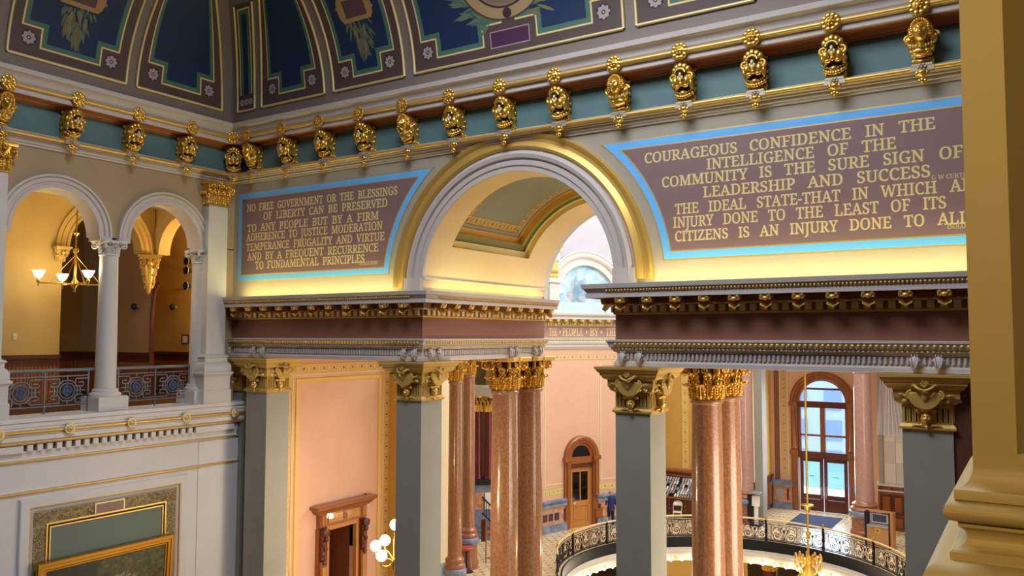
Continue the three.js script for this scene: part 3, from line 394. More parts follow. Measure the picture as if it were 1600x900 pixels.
function pilaster(label, z, zw) {                                       // tall flat pilaster with gilt corinthian capital on a moulded pedestal
  const t = thing('corner_pilaster', label, 'pilaster', [0, 8.2, z]), sq = (o) => [[0, o], [0.3, o], [0.3, -o], [0, -o]], ring = (p) => molding(p, [[-0.05, zw], [0.26, zw], [0.26, -zw], [-0.05, -zw]].reverse().map(([x, q]) => [x, q]));
  const path = [[-0.05, zw], [0.26, zw], [0.26, -zw], [-0.05, -zw]].map(([x, q]) => [x, q]);
  // outward must face away from the pilaster: travel so that (-dz, dx) points out
  const P = [[-0.05, zw], [0.26, zw], [0.26, -zw], [-0.05, -zw]];
  mesh('pedestal', molding([[0.16, 0], [0.16, 0.4], [0.13, 0.44], [0.13, 0.82], [0.15, 0.86], [0.2, 0.92], [0.2, 0.98], [0.15, 1.0], [0.15, 1.18], [0.13, 1.22], [0.1, 1.27], [0.06, 1.3], [0.06, 1.42], [0.1, 1.46], [0.08, 1.5], [0.02, 1.53], [0, 1.56]], P), mat.stone, t);
  mesh('shaft', box(-0.05, 0.26, 1.5, 6.3, -zw, zw), mat.stone, t);
  const c = new THREE.Group(); c.name = 'capital'; c.position.y = 6.3; t.add(c);
  mesh('bell', [molding([[0.03, 0], [0.05, 0.02], [0.05, 0.05], [0.01, 0.07], [0.01, 0.4], [0.08, 0.62], [0.1, 0.66]], P), molding([[0.06, 0.66], [0.14, 0.67], [0.16, 0.72], [0.16, 0.78], [0, 0.78]], P)], mat.gold, c);
  for (const row of [0, 1]) for (let i = 0; i < 4; i++) { const o = mesh('acanthus_leaf', row ? leafT : leafG, mat.gold, c); o.position.set(0.27, 0.06, -zw + (i + 0.5) * zw / 2 + (row ? zw / 4 : 0)); o.rotation.y = PI / 2; }
  for (const s of [-1, 1]) for (let i = 0; i < 2; i++) { const o = mesh('acanthus_leaf', leafG, mat.gold, c); o.position.set(0.06 + i * 0.15, 0.06, s * zw); o.rotation.y = s > 0 ? 0 : PI; }
  for (const s of [-1, 1]) { const o = mesh('volute', M(spiral(0, 0, 0.13, 1.7, 1, 0.04, PI / 2, 22), ell(0, 0, 0, 0.045, 0.045, 0.05, 8, 6)), mat.gold, c); o.position.set(0.36, 0.54, s * (zw + 0.06)); o.rotation.y = s * PI / 4 + PI / 2; }
  mesh('centre_flower', M(ell(0, 0, 0, 0.07, 0.07, 0.06, 8, 6), ...[0, 1, 2, 3, 4].map((i) => ell(0.08 * Math.cos(i * 1.256), 0.08 * Math.sin(i * 1.256), 0, 0.045, 0.045, 0.03, 6, 5))).rotateY(PI / 2).translate(0.42, 0.7, 0), mat.gold, c);
  return t;
}
pilaster('tall cream corner pilaster with a gilded leafy capital, beside the smaller lettered panel', 0.83, 0.36);
pilaster('cream pilaster with a gilded scroll capital at the picture edge, before the chandelier arch', 7.62, 0.36);

// ---- loggia interior
{
  const w = struct('wall_loggia');
  mesh('loggia_floor', box(-9.5, 0.1, 7.9, 8.2, -3.2, 25), mat.woodFloor, w); mesh('loggia_ceiling', box(-9.5, -0.6, 14.75, 15.0, -3.2, 25), mat.ceilCream, w);
  mesh('rear_wall', box(-3.9, -3.5, 8.2, 14.75, 3.75, 25), mat.loggia, w);
  const a1 = (cx) => [...arcPts(cx, 13.15, 1.25, PI, 0, 28)];
  mesh('arched_wall', onLeft(extrude(shape([[-3.75, 13.15], ...a1(-2.3), [-0.55, 13.15], [-0.55, 14.75], [-3.75, 14.75]]), 0.4).translate(0, 0, -3.9)), mat.loggia, w);
  mesh('arched_wall', extrude(shape([[-3.95, 13.15], ...arcPts(-2.05, 13.15, 1.25, PI, 0, 28), [-0.6, 13.15], [-0.6, 14.75], [-3.95, 14.75]]), 0.4).translate(0, 0, 0.1), mat.loggia, w);
  const av = [[1.24, -0.41], [1.24, 0.04], [1.33, 0.04], [1.35, 0.0], [1.42, 0.05], [1.52, 0.05], [1.54, 0.02], [1.6, 0.07], [1.68, 0.07], [1.68, -0.02]];
  mesh('archivolt', onLeft(arcMold(av, -2.3, 13.15, 0, PI, 28).translate(0, 0, -3.5)), mat.loggia, w); mesh('archivolt', arcMold(av, -2.05, 13.15, 0, PI, 28).translate(0, 0, 0.5), mat.loggia, w);
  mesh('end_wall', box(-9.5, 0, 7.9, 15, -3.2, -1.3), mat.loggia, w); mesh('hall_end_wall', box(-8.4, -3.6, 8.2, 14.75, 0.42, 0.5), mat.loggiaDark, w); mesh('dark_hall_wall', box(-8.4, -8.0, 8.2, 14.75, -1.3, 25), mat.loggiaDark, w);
  const dado = (x0, x1, z0, z1, ax) => {
    const g = []; mesh('wainscot', box(x0, x1, 8.2, 9.68, z0, z1), mat.woodDark, w);
    mesh('dado_rail', ax ? [box(x1 - 0.02, x1 + 0.06, 9.62, 9.74, z0, z1), box(x1, x1 + 0.03, 9.4, 9.44, z0, z1)] : [box(x0, x1, 9.62, 9.74, z1 - 0.02, z1 + 0.06), box(x0, x1, 9.4, 9.44, z1, z1 + 0.03)], mat.woodDark, w);
    const L = ax ? z1 - z0 : x1 - x0, n = Math.min(60, Math.round(L / 0.11)); for (let i = 0; i < n; i++) { const p = (i + 0.5) * L / n, s = L / n * 0.42; mesh('board', ax ? box(x1, x1 + 0.018, 8.25, 9.4, z0 + p - s, z0 + p + s) : box(x0 + p - s, x0 + p + s, 8.25, 9.4, z1, z1 + 0.018), mat.wood, w); }
  };
  dado(-3.6, -3.46, 3.75, 10, 1); dado(-8.1, -7.96, -1.3, 7, 1); dado(-7.9, -0.4, -1.4, -1.26, 0); dado(-8.0, -3.58, 0.4, 0.54, 0);
}
{ // carved corbels carrying the inner arches
  const corbel = (label, at, turn, long) => { const t = thing('leaf_corbel', label, 'corbel', at, turn);
    mesh('abacus', [boxc(0.75, 0.08, 0.6, 0, -0.04, 0.2), boxc(0.65, 0.06, 0.5, 0, -0.11, 0.17)], mat.loggia, t);
    for (let r = 0; r < (long ? 4 : 2); r++) for (let i = -1; i <= 1; i++) { const o = mesh('acanthus_leaf', leafG, long ? mat.goldSoft : mat.loggia, t); o.position.set(i * (0.2 - r * 0.04), -0.5 - r * 0.22, 0.16 - r * 0.03); o.scale.setScalar(1.05 - r * 0.14); o.rotation.y = i * 0.5; }
    mesh('core', lathe([[0, long ? -1.35 : -0.75], [0.06, long ? -1.3 : -0.7], [0.12, long ? -0.9 : -0.5], [0.24, -0.14], [0.2, -0.13]], 12).scale(1, 1, 0.8).translate(0, 0, 0.12), long ? mat.goldSoft : mat.loggia, t);
    mesh('scroll', M(...[-1, 1].map((s) => spiral(s * 0.22, -0.26, 0.11, 1.5, s, 0.035, PI / 2, 20)), ell(0, -0.3, 0.05, 0.1, 0.1, 0.08)).translate(0, 0, 0.34), long ? mat.goldSoft : mat.loggia, t); return t; };
  corbel('long carved gilt corbel of foliage at the meeting of the two inner loggia arches', [-3.5, 13.1, 0.75], PI / 3, true);
  corbel('short leafy corbel under the inner arch, above the chandelier lamps', [-3.5, 13.12, 3.86], PI / 2, false).scale.setScalar(0.66);
}
// ---- loggia railing
const key = (s) => { // greek-key corner of square bar, facing the medallion
  const p = [[0.0, 0.33], [0.34 * s, 0.33], [0.34 * s, 0.12], [0.1 * s, 0.12], [0.1 * s, 0.22], [0.23 * s, 0.22]], out = [];
  for (const m of [1, -1]) for (let i = 0; i < p.length - 1; i++) { const [ax, ay] = p[i], [bx, by] = p[i + 1]; out.push(boxc(Math.abs(bx - ax) + 0.03, Math.abs(by - ay) + 0.03, 0.025, (ax + bx) / 2, m * (ay + by) / 2, 0)); }
  out.push(boxc(0.03, 0.24, 0.025, 0.2 * s, 0, 0)); return out;
};
const ringGeo = (r, n, t, rot = 0) => tube(Array.from({ length: n }, (_, i) => [r * Math.cos(i * 2 * PI / n + rot), r * Math.sin(i * 2 * PI / n + rot), 0]), t, 40, 6, true);
const octo = M(...Array.from({ length: 8 }, (_, i) => { const a = (i + 0.5) * PI / 4, b = a + PI / 4; return rod([0.3 * Math.cos(a), 0.3 * Math.sin(a), 0], [0.3 * Math.cos(b), 0.3 * Math.sin(b), 0], 0.02, 0.02, 6); }));
function loggiaRail(label, z0, z1) {
  const t = thing('loggia_railing', label, 'railing', [-0.3, 8.2, z0], -PI / 2), L = z1 - z0, m = mat.ironBlue;   // local x runs along +z
  mesh('handrail', rod([-0.12, 1.18, 0], [L + 0.05, 1.18, 0], 0.045, 0.045, 12), m, t);
  for (const x of [0.03, L / 2, L - 0.03]) mesh('post', [box(x - 0.018, x + 0.018, 0, 1.16, -0.018, 0.018)], m, t);
  mesh('bar', box(0, L, 1.0, 1.03, -0.015, 0.015), m, t); mesh('bar', box(0, L, 0.2, 0.23, -0.015, 0.015), m, t);
  for (const k of [0, 1]) { const cx = L * (0.25 + k * 0.5), w = L / 2; const pn = new THREE.Group(); pn.name = 'panel'; pn.position.set(cx, 0.61, 0); t.add(pn);
    mesh('octagon', octo, m, pn); mesh('ring', ringGeo(0.21, 16, 0.018), m, pn);
    mesh('medallion', [ringGeo(0.12, 12, 0.02), ...Array.from({ length: 8 }, (_, i) => spiral(0.1 * Math.cos(i * PI / 4), 0.1 * Math.sin(i * PI / 4), 0.07, 1, i % 2 ? 1 : -1, 0.016, i, 10)), ell(0, 0, 0, 0.05, 0.05, 0.03, 8, 6)], mat.ironDeep, pn);
    const kl = key(1), kr = key(-1); mesh('key_pattern', [...kl.map((g) => g.translate(-w / 2 + 0.06, 0, 0)), ...kr.map((g) => g.translate(w / 2 - 0.06, 0, 0)), boxc(w / 2 - 0.35, 0.022, 0.02, -w / 4 - 0.06, 0, 0), boxc(w / 2 - 0.35, 0.022, 0.02, w / 4 + 0.06, 0, 0), boxc(0.022, 0.1, 0.02, 0, 0.34, 0), boxc(0.022, 0.1, 0.02, 0, -0.34, 0)], m, pn); }
  return t;
}
loggiaRail('blue-grey iron railing with fretwork medallions under the corner-side loggia arch', 1.32, 3.78);
loggiaRail('blue-grey iron railing with fretwork medallions under the chandelier arch', 4.62, 7.1);
// ---- chandelier in the loggia
{
  const at = [-1.5, 11.85, 4.45], t = thing('loggia_chandelier', 'brass gas-style chandelier with glowing flared glass shades, hanging in the loggia', 'chandelier', at);
  mesh('stem', [rod([0, 0.95, 0], [0, 2.9, 0], 0.02), rod([0, 0, 0], [0, 0.95, 0], 0.035), lathe([[0.02, 1.42], [0.09, 1.5], [0.1, 1.52], [0.02, 1.5]], 14)], mat.brass, t);
  mesh('hub', lathe([[0, -0.25], [0.05, -0.22], [0.02, -0.16], [0.1, -0.05], [0.1, 0.05], [0.05, 0.12], [0.02, 0.3]], 16), mat.brass, t);
  mesh('heart_ornament', [spiral(0.08, 0.98, 0.08, 1.2, -1, 0.018, PI, 18), spiral(-0.08, 0.98, 0.08, 1.2, 1, 0.018, 0, 18)], mat.brass, t);
  const bowl = lathe([[0.05, 0], [0.08, 0.02], [0.13, 0.12], [0.17, 0.2], [0.165, 0.205], [0.12, 0.12], [0.07, 0.03]], 16), gm = glow([1, 0.86, 0.62], 9);
  for (let i = 0; i < 4; i++) { const a = i * PI / 2 + 0.164, x = Math.cos(a), z = Math.sin(a), R = 0.98;
    mesh('arm', [rod([0.08 * x, 0, 0.08 * z], [R * x, 0, R * z], 0.022), rod([0, 0.85, 0], [0.72 * x, 0.02, 0.72 * z], 0.012), lathe([[0, -0.13], [0.03, -0.1], [0.01, -0.05], [0.05, 0], [0.05, 0.05], [0.02, 0.1]], 10).translate(R * x, 0.02, R * z)], mat.brass, t);
    mesh('glass_shade', bowl.clone().translate(R * x, 0.14, R * z), gm, t); pointLight([1, 0.8, 0.42], 1.45, [at[0] + R * x, at[1] + 0.42, at[2] + R * z], 4); }
}
// ---- small fittings in the loggia
{
  const f = (name, label, cat, at, g, m, turn = 0) => { const o = mesh(name, g, m); o.position.set(...at); o.rotation.y = turn; return tag(o, label, cat); };
  const cam = (label, at) => { const t = thing('security_camera', label, 'camera', at); mesh('bracket', rod([0, 0, 0], [0, 0, 0.14], 0.04), mat.steel, t); mesh('dome', [ell(0, 0, 0.2, 0.12, 0.12, 0.1, 12, 8)], mat.black, t); };
  cam('dark round fitting on the loggia end wall, above the framed notice', [-4.75, 11.4, -1.28]); cam('dark round fitting on the loggia end wall beside the brown edge below the long corbel', [-4.35, 11.35, 0.52]);
  { const t = thing('wall_notice', 'small white framed notice on the loggia end wall', 'notice', [-4.2, 10.03, -1.28]); mesh('frame', frame(-0.2, 0.2, 0, 0.34, 0.035, 0.03), mat.black, t); mesh('sheet', box(-0.17, 0.17, 0.03, 0.31, 0, 0.012), mat.paper, t); }
  for (let i = 0; i < 3; i++) { const t = thing('wall_speaker', `${['topmost', 'middle', 'lowest'][i]} of three dark horn speakers behind the loggia side column`, 'speaker', [-3.87, [13.05, 12.72, 12.15][i], -1.28]); mesh('horn', lathe([[0.05, 0], [0.06, 0.1], [0.16, 0.28], [0.15, 0.3], [0.05, 0.14]], 14).rotateX(PI / 2), mat.black, t); mesh('rim', ringGeo(0.155, 14, 0.012).translate(0, 0, 0.29), mat.grey, t); }
  { const t = thing('light_switch', 'cream switch plate on the lit loggia wall above the wainscot', 'switch', [-3.48, 10.2, 5.1], PI / 2); mesh('plate', box(-0.06, 0.06, 0, 0.2, 0, 0.012), mat.cream, t); mesh('toggle', box(-0.015, 0.015, 0.08, 0.12, 0.012, 0.03), mat.white, t); }
  { const t = thing('side_lamp', 'small warm wall lamp in the end bay of the loggia, behind the side column', 'lamp', [-1.7, 12.4, -1.1]); mesh('globe', new THREE.SphereGeometry(0.12, 16, 12), glow([1, 0.82, 0.5], 6), t); mesh('arm', rod([0, -0.1, 0], [0, -0.2, -0.2], 0.02), mat.brass, t); pointLight([1, 0.72, 0.32], 20, [-1.7, 12.4, -1.1], 6); }
  f('curved_trim', 'tall dark brown arched trim on the loggia wall corner', 'trim', [-3.6, 8.2, 0.5], M(tube([[0, 0, 0], [0, 2.6, 0], [0.02, 3.2, 0], [0.14, 3.7, 0.02], [0.3, 3.95, 0.02]], 0.07, 30, 8)), mat.woodDark);
}
// ---- framed oil painting leaning on the panel
{
  const t = thing('oil_painting', 'dark landscape painting in a wide gilt frame against the green panel', 'painting', [0.2, 1.5, 4.26], PI / 2); t.rotation.order = 'YXZ'; t.rotation.x = 0.05;
  mesh('frame', [frame(-1.98, 1.98, 0, 2.9, 0.08, 0.12), frame(-1.91, 1.91, 0.07, 2.83, 0.1, 0.09), frame(-1.8, 1.8, 0.18, 2.72, 0.05, 0.06)], mat.goldDeep, t);
  const tex = canvasTex(1024, 740, (x, W, H) => { const g = x.createLinearGradient(0, 0, W, H); g.addColorStop(0, '#20261c'); g.addColorStop(0.5, '#4a4a2c'); g.addColorStop(1, '#1b2018'); x.fillStyle = g; x.fillRect(0, 0, W, H);
    for (let i = 0; i < 2600; i++) { const a = rnd() * W, b = rnd() * H * 0.75; x.globalAlpha = 0.25; x.fillStyle = a < W * 0.4 ? ['#2b3524', '#3a4028', '#1c241a'][i % 3] : ['#6a6434', '#8a7a3c', '#4a5230', '#2a3020'][i % 4]; x.beginPath(); x.ellipse(a, b, 8 + rnd() * 22, 5 + rnd() * 12, rnd() * 3, 0, 7); x.fill(); }
    x.globalAlpha = 0.8; for (let i = 0; i < 260; i++) { x.fillStyle = ['#8a8478', '#a09a8c', '#6a655c', '#4e463e'][i % 4]; const a = rnd() * 6.3, r = rnd(); x.beginPath(); x.ellipse(W * 0.62 + Math.cos(a) * r * 120, H * 0.34 + Math.sin(a) * r * 90, 14, 7, a, 0, 7); x.fill(); x.fillStyle = ['#4a3424', '#2e2018'][i % 2]; x.beginPath(); x.ellipse(W * 0.36 + Math.cos(a) * r * 90, H * 0.36 + Math.sin(a) * r * 70, 12, 8, a, 0, 7); x.fill(); } });
  mesh('canvas', (() => { const g = new THREE.PlaneGeometry(3.52, 2.46).translate(0, 1.45, 0.03); g.userData.ownUV = true; return g; })(), new THREE.MeshStandardMaterial({ map: tex, roughness: 0.45 }), t);
}
// ================================================================ GILDED ROSETTES AND BRACKETS OF THE UPPER CORNICE
const BX = Array.from({ length: 13 }, (_, i) => 1.18 + 1.6215 * i), BZ = [2.09, 3.87, 5.67, 7.48];
{
  const proto = (label, at, turn) => { const t = thing('cornice_rosette', label, 'rosette', at, turn, 'gilded rosettes on the cornice rail'); mesh('petals', roseGeo.clone().scale(1.18, 1.18, 1.1), mat.gold, t); return t; };
  const r0 = proto('gilded rosette in the very corner of the room where both cornice rails meet', [0.58, 16.755, 0.58], PI / 4);
  BX.forEach((x, i) => copyOf(r0, `${ORD[i]} gilded rosette from the corner on the back wall cornice rail`, [x, 16.755, 0.55]));
  BZ.forEach((z, i) => copyOf(r0, `${ORD[i]} gilded rosette from the corner on the cornice rail above the loggia`, [0.55, 16.755, z], PI / 2));
}
const pendant = () => [ // lower block and drop, y from 0
  new THREE.BoxGeometry(0.42, 0.1, 0.34).translate(0, 0.27, 0.17), new THREE.BoxGeometry(0.36, 0.05, 0.36).translate(0, 0.345, 0.17)];
const drop = () => M(ell(0, 0.18, 0.25, 0.1, 0.07, 0.08), ell(-0.09, 0.17, 0.25, 0.05, 0.06, 0.05, 8, 6), ell(0.09, 0.17, 0.25, 0.05, 0.06, 0.05, 8, 6), tube([[-0.08, 0.13, 0.26], [0, 0.09, 0.29], [0.08, 0.13, 0.26]], 0.025, 8, 5), ell(0, 0.02, 0.25, 0.055, 0.06, 0.05, 8, 6), ell(-0.05, 0.0, 0.26, 0.035, 0.05, 0.03, 6, 5), ell(0.05, 0.0, 0.26, 0.035, 0.05, 0.03, 6, 5), ell(0, -0.045, 0.26, 0.03, 0.035, 0.03, 6, 5)).translate(0, 0, 0.08);
const flower = (x, y, z, r) => [ell(x, y, z + 0.02, r * 0.4, r * 0.4, r * 0.4, 6, 5), ...[0, 1, 2, 3, 4, 5].map((i) => ell(x + r * 0.75 * Math.cos(i * 1.047), y + r * 0.75 * Math.sin(i * 1.047), z, r * 0.42, r * 0.42, r * 0.3, 6, 4))];
const sideProfile = () => { // S-scroll cheek seen from the side: x = out from wall, y = up
  const p = [[0, 0.3], [0.12, 0.3], [0.2, 0.36], [0.22, 0.46], [0.17, 0.55], [0.16, 0.64], [0.24, 0.72], [0.36, 0.82], [0.46, 0.95], [0.5, 1.08], [0.46, 1.18], [0.36, 1.22], [0, 1.22]]; return shape(p); };
const cheek = (w) => extrude(sideProfile(), w, 0.015, 2).rotateY(-PI / 2).translate(w / 2, 0, 0);
const sideScroll = (x) => [spiral(0, 0, 0.17, 1.8, -1, 0.035, 0, 26).rotateY(-PI / 2).translate(x, 1.02, 0.3), spiral(0, 0, 0.1, 1.5, 1, 0.028, PI, 20).rotateY(-PI / 2).translate(x, 0.48, 0.12), ell(x, 1.02, 0.3, 0.05, 0.06, 0.06, 8, 6), ...[0, 1, 2, 3].map((i) => ell(x * 1.05, 1.2 - i * 0.16, 0.1 + 0.06 * Math.sin(i * 2), 0.035, 0.06, 0.05, 6, 5))];
const bracketA = () => { // acanthus-mask console
  const t = new THREE.Group(), a = [];
  a.push(cheek(0.3)); mesh('console', M(a, sideScroll(0.18), sideScroll(-0.18)), mat.gold, t);
  mesh('crown_leaf', M(...[-2, -1, 0, 1, 2].map((i) => { const r = i * 0.52; return ell(Math.sin(r) * 0.17, 1.04 + Math.cos(r) * 0.15, 0.53 - Math.abs(i) * 0.03, 0.075, 0.095, 0.06, 10, 7).rotateZ(0); }), tube(arcPts(0, 1.0, 0.115, 0.1, PI - 0.1, 10).map(([x, y]) => [x, y, 0.56]), 0.032, 14, 6)), mat.gold, t);
  mesh('hollow_shade', ell(0, 1.0, 0.535, 0.085, 0.085, 0.03, 10, 7), mat.dark, t);  // dark ellipsoid paints the shade inside the leaf, no recess is cut
  mesh('bud', M(ell(0, 0.97, 0.56, 0.035, 0.06, 0.03, 8, 6), ell(-0.045, 0.9, 0.55, 0.03, 0.05, 0.03, 6, 5), ell(0.045, 0.9, 0.55, 0.03, 0.05, 0.03, 6, 5), ell(0, 0.85, 0.55, 0.04, 0.06, 0.04, 8, 6)), mat.goldPale, t);
  mesh('scroll_fold', M(...[-1, 1].map((s) => [ell(s * 0.13, 0.83, 0.47, 0.08, 0.14, 0.09, 10, 7), spiral(s * 0.17, 0.95, 0.1, 1.3, s, 0.035, -PI / 2, 18, 5, 0.15, 0.46), ell(s * 0.21, 0.78, 0.4, 0.045, 0.16, 0.08, 8, 6), ell(s * 0.1, 0.71, 0.47, 0.075, 0.05, 0.06, 8, 6)]).flat(), ell(0, 0.76, 0.5, 0.05, 0.07, 0.05, 8, 6)), mat.gold, t);
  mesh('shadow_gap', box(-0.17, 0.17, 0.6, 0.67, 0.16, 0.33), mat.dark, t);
  const fr = []; for (let i = -4; i <= 4; i++) { const q = i / 4; fr.push(ell(q * 0.2, 0.56 - (1 - q * q) * 0.1, 0.3 + (1 - q * q) * 0.08, 0.045, 0.055, 0.05, 6, 5), ell(q * 0.17, 0.63 - (1 - q * q) * 0.08, 0.34 + (1 - q * q) * 0.04, 0.03, 0.03, 0.03, 6, 4)); }
  mesh('fringe', M(fr, ell(0, 0.56, 0.36, 0.09, 0.08, 0.08, 8, 6), flower(0, 0.47, 0.38, 0.05)), mat.gold, t);
  mesh('lower_block', M(pendant(), flower(0, 0.28, 0.35, 0.075)), mat.blockGrey, t); mesh('drop', drop(), mat.gold, t); return t;
};
const faceGeo = (() => { // a carved head: skull, brow, cheeks, nose, lips, chin, neck
  const g = new THREE.SphereGeometry(1, 44, 34), p = g.attributes.position, B = (x, y, cx, cy, s) => Math.exp(-((x - cx) ** 2 + (y - cy) ** 2) / (s * s));
  for (let i = 0; i < p.count; i++) { let x = p.getX(i), y = p.getY(i), z = p.getZ(i); const f = Math.max(0, z); z *= 0.98; x *= 1 - 0.22 * Math.max(0, -y); 
    z += f * (0.4 * B(x, y, 0, -0.08, 0.12) + 0.2 * B(x, y, 0, 0.12, 0.1) + 0.14 * B(x, y, 0, -0.4, 0.12) - 0.32 * (B(x, y, 0.32, 0.14, 0.15) + B(x, y, -0.32, 0.14, 0.15)) + 0.1 * (B(x, y, 0.32, 0.13, 0.06) + B(x, y, -0.32, 0.13, 0.06)) + 0.08 * (B(x, y, 0.3, 0.32, 0.16) + B(x, y, -0.3, 0.32, 0.16)) - 0.12 * B(x, y, 0, -0.26, 0.07) - 0.12 * B(x, y, 0, -0.52, 0.07) + 0.1 * B(x, y, 0, -0.66, 0.17) + 0.05 * (B(x, y, 0.4, -0.15, 0.2) + B(x, y, -0.4, -0.15, 0.2))); p.setXYZ(i, x, y, z); }
  g.computeVertexNormals(); return g.scale(0.135, 0.18, 0.14);
})();
const bracketB = (beard) => { // console carved as a bust
  const t = new THREE.Group(); mesh('console', M(cheek(0.28), sideScroll(0.17), sideScroll(-0.17)), mat.gold, t);
  const head = mesh('head', M(faceGeo, rod([0, -0.26, -0.07], [0, -0.1, -0.04], 0.075, 0.06, 12)), mat.gold, t); head.position.set(0, 1.0, 0.5); head.scale.setScalar(1.18);
  const h = []; for (let i = 0; i < 15; i++) { const a = -0.35 + i * (PI + 0.7) / 14; h.push(ell(0.18 * Math.cos(a), 1.03 + 0.2 * Math.sin(a), 0.47 - 0.02 * (i % 2), 0.058, 0.055, 0.08, 7, 5), ell(0.15 * Math.cos(a), 1.08 + 0.18 * Math.sin(a), 0.54, 0.04, 0.035, 0.045, 6, 5)); }
  if (beard) for (let i = 0; i < 26; i++) h.push(ell((rnd() - 0.5) * 0.24 * (1 - (i / 40)), 0.93 - i * 0.013, 0.52 - i * 0.004, 0.035, 0.055, 0.04, 6, 5));
  mesh(beard ? 'hair_and_beard' : 'hair', M(h), mat.gold, t);
  mesh('shoulders', M(...[-1, 1].map((s) => [ell(s * 0.2, 0.88, 0.34, 0.09, 0.13, 0.12), spiral(s * 0.22, 0.92, 0.1, 1.3, s, 0.035, 0, 16, 5, 0.15, 0.4), ell(s * 0.18, 0.72, 0.32, 0.06, 0.1, 0.1, 8, 6)]).flat()), mat.gold, t);
  const c = []; for (let i = 0; i < 9; i++) { const q = (i - 4) / 4; c.push(ell(q * 0.18, 0.76 - (1 - q * q) * 0.05, 0.42 + (1 - q * q) * 0.04, 0.022, 0.04, 0.03, 6, 5)); }
  mesh('collar', M(c), mat.goldPale, t);
  mesh('bust', M(ell(0, 0.64, 0.32, 0.18, 0.14, 0.13, 12, 8), ell(-0.1, 0.62, 0.38, 0.08, 0.06, 0.06, 8, 6), ell(0.1, 0.62, 0.38, 0.08, 0.06, 0.06, 8, 6), tube([[-0.17, 0.56, 0.34], [0, 0.5, 0.42], [0.17, 0.56, 0.34]], 0.035, 10, 6), tube([[-0.14, 0.47, 0.28], [0, 0.42, 0.35], [0.14, 0.47, 0.28]], 0.035, 10, 6)), mat.gold, t);
  mesh('lower_block', M(pendant(), flower(0, 0.29, 0.35, 0.08)), mat.blockGrey, t); mesh('drop', drop(), mat.gold, t); return t;
};
{
  const A = bracketA(), Bf = bracketB(false), Bm = bracketB(true), Y = 15.33; let na = 0, nb = 0;
  const put = (src, label, at, turn) => { const c = src.clone(); c.name = numbered('gilded_bracket'); c.position.set(...at); c.scale.y = 0.92; c.rotation.y = turn; scene.add(c); tag(c, label, 'bracket', 'gilded brackets under the cornice'); };
  BX.forEach((x, i) => i % 4 === 0 ? put(Bf, `gilded bracket carved as a crowned bust, ${ORD[nb++]} bust from the corner on the back wall`, [x, Y, 0], 0) : put(A, `gilded scroll-and-leaf bracket, ${ORD[na++]} of its kind from the corner along the back wall`, [x, Y, 0], 0));
  na = 0; BZ.forEach((z, i) => i === 3 ? put(Bm, 'gilded bracket carved as a bearded head, above the chandelier arch at the picture edge', [0, Y, z], PI / 2) : put(A, `gilded scroll-and-leaf bracket, ${ORD[na++]} from the corner above the loggia arches`, [0, Y, z], PI / 2));
  put(A, 'gilded scroll-and-leaf bracket set diagonally in the room corner, above the corner pilaster', [0.12, Y - 0.03, 0.12], PI / 4);
}
// ================================================================ LETTERED PANELS EITHER SIDE OF THE GREAT ARCH
function inscription(label, side, xEnd, lines, TX0, TX1) {                    // side -1: arch to the right of the panel
  const t = thing('inscription_panel', label, 'inscription'), y0 = 12.13, y1 = 15.0;
  const outl = (r, e, b0, b1) => { const p0 = Math.asin((b0 - AY) / r), p1 = Math.asin((b1 - AY) / r), arc = arcPts(AX, AY, r, p0, p1, 16).map(([x, y]) => [side < 0 ? 2 * AX - x : x, y]); return [[e, b0], ...arc, [e, b1]]; };
  const o = (i) => outl(4.22 + i, xEnd + (side < 0 ? i : -i), y0 + i, y1 - i);
  const sh = (p) => { const s = shape(p); return s; };
  mesh('gilt_edge', extrude(sh(o(-0.03)), 0.012).translate(0, 0, 0.0), mat.goldSoft, t); mesh('blue_border', extrude(sh(o(0)), 0.02), mat.blue, t, 'bright sky-blue border'); mesh('gilt_line', extrude(sh(o(0.17)), 0.025), mat.goldSoft, t);
  const W = TX1 - TX0, H = y1 - y0, cw = 2048, k = cw / W, ch = Math.round(H * k);
  const tex = canvasTex(cw, ch, (x) => { x.fillStyle = '#86696a'; x.fillRect(0, 0, cw, ch); for (let i = 0; i < 60; i++) { x.globalAlpha = 0.04; x.fillStyle = i % 2 ? '#a07c70' : '#6e5054'; x.beginPath(); x.ellipse(rnd() * cw, rnd() * ch, 200, 60, 0, 0, 7); x.fill(); } x.globalAlpha = 1;
    for (let [s, ax, bx, y, h, thin] of lines) { x.font = '200px serif'; if (!thin) s = s.replaceAll(' ', side > 0 ? '   ' : '  '); const m = x.measureText(s), w = (bx - ax) * k; x.save(); x.translate((ax - TX0) * k, ch - (y - h / 2 - y0) * k); x.scale(w / m.width, h * k / 143); x.fillStyle = '#e6cc8a'; x.fillText(s, 0, 0); if (!thin) { x.strokeStyle = '#e6cc8a'; x.lineWidth = 7; x.strokeText(s, 0, 0); } x.restore(); } });
  const g = extrude(sh(o(0.2)), 0.03), p = g.attributes.position, u = g.attributes.uv; for (let i = 0; i < p.count; i++) u.setXY(i, (p.getX(i) - TX0) / W, (p.getY(i) - y0) / H); g.userData.ownUV = true;
  mesh('lettered_field', g, new THREE.MeshStandardMaterial({ map: tex, roughness: 0.55 }), t, 'brown field with gold capital letters');
}
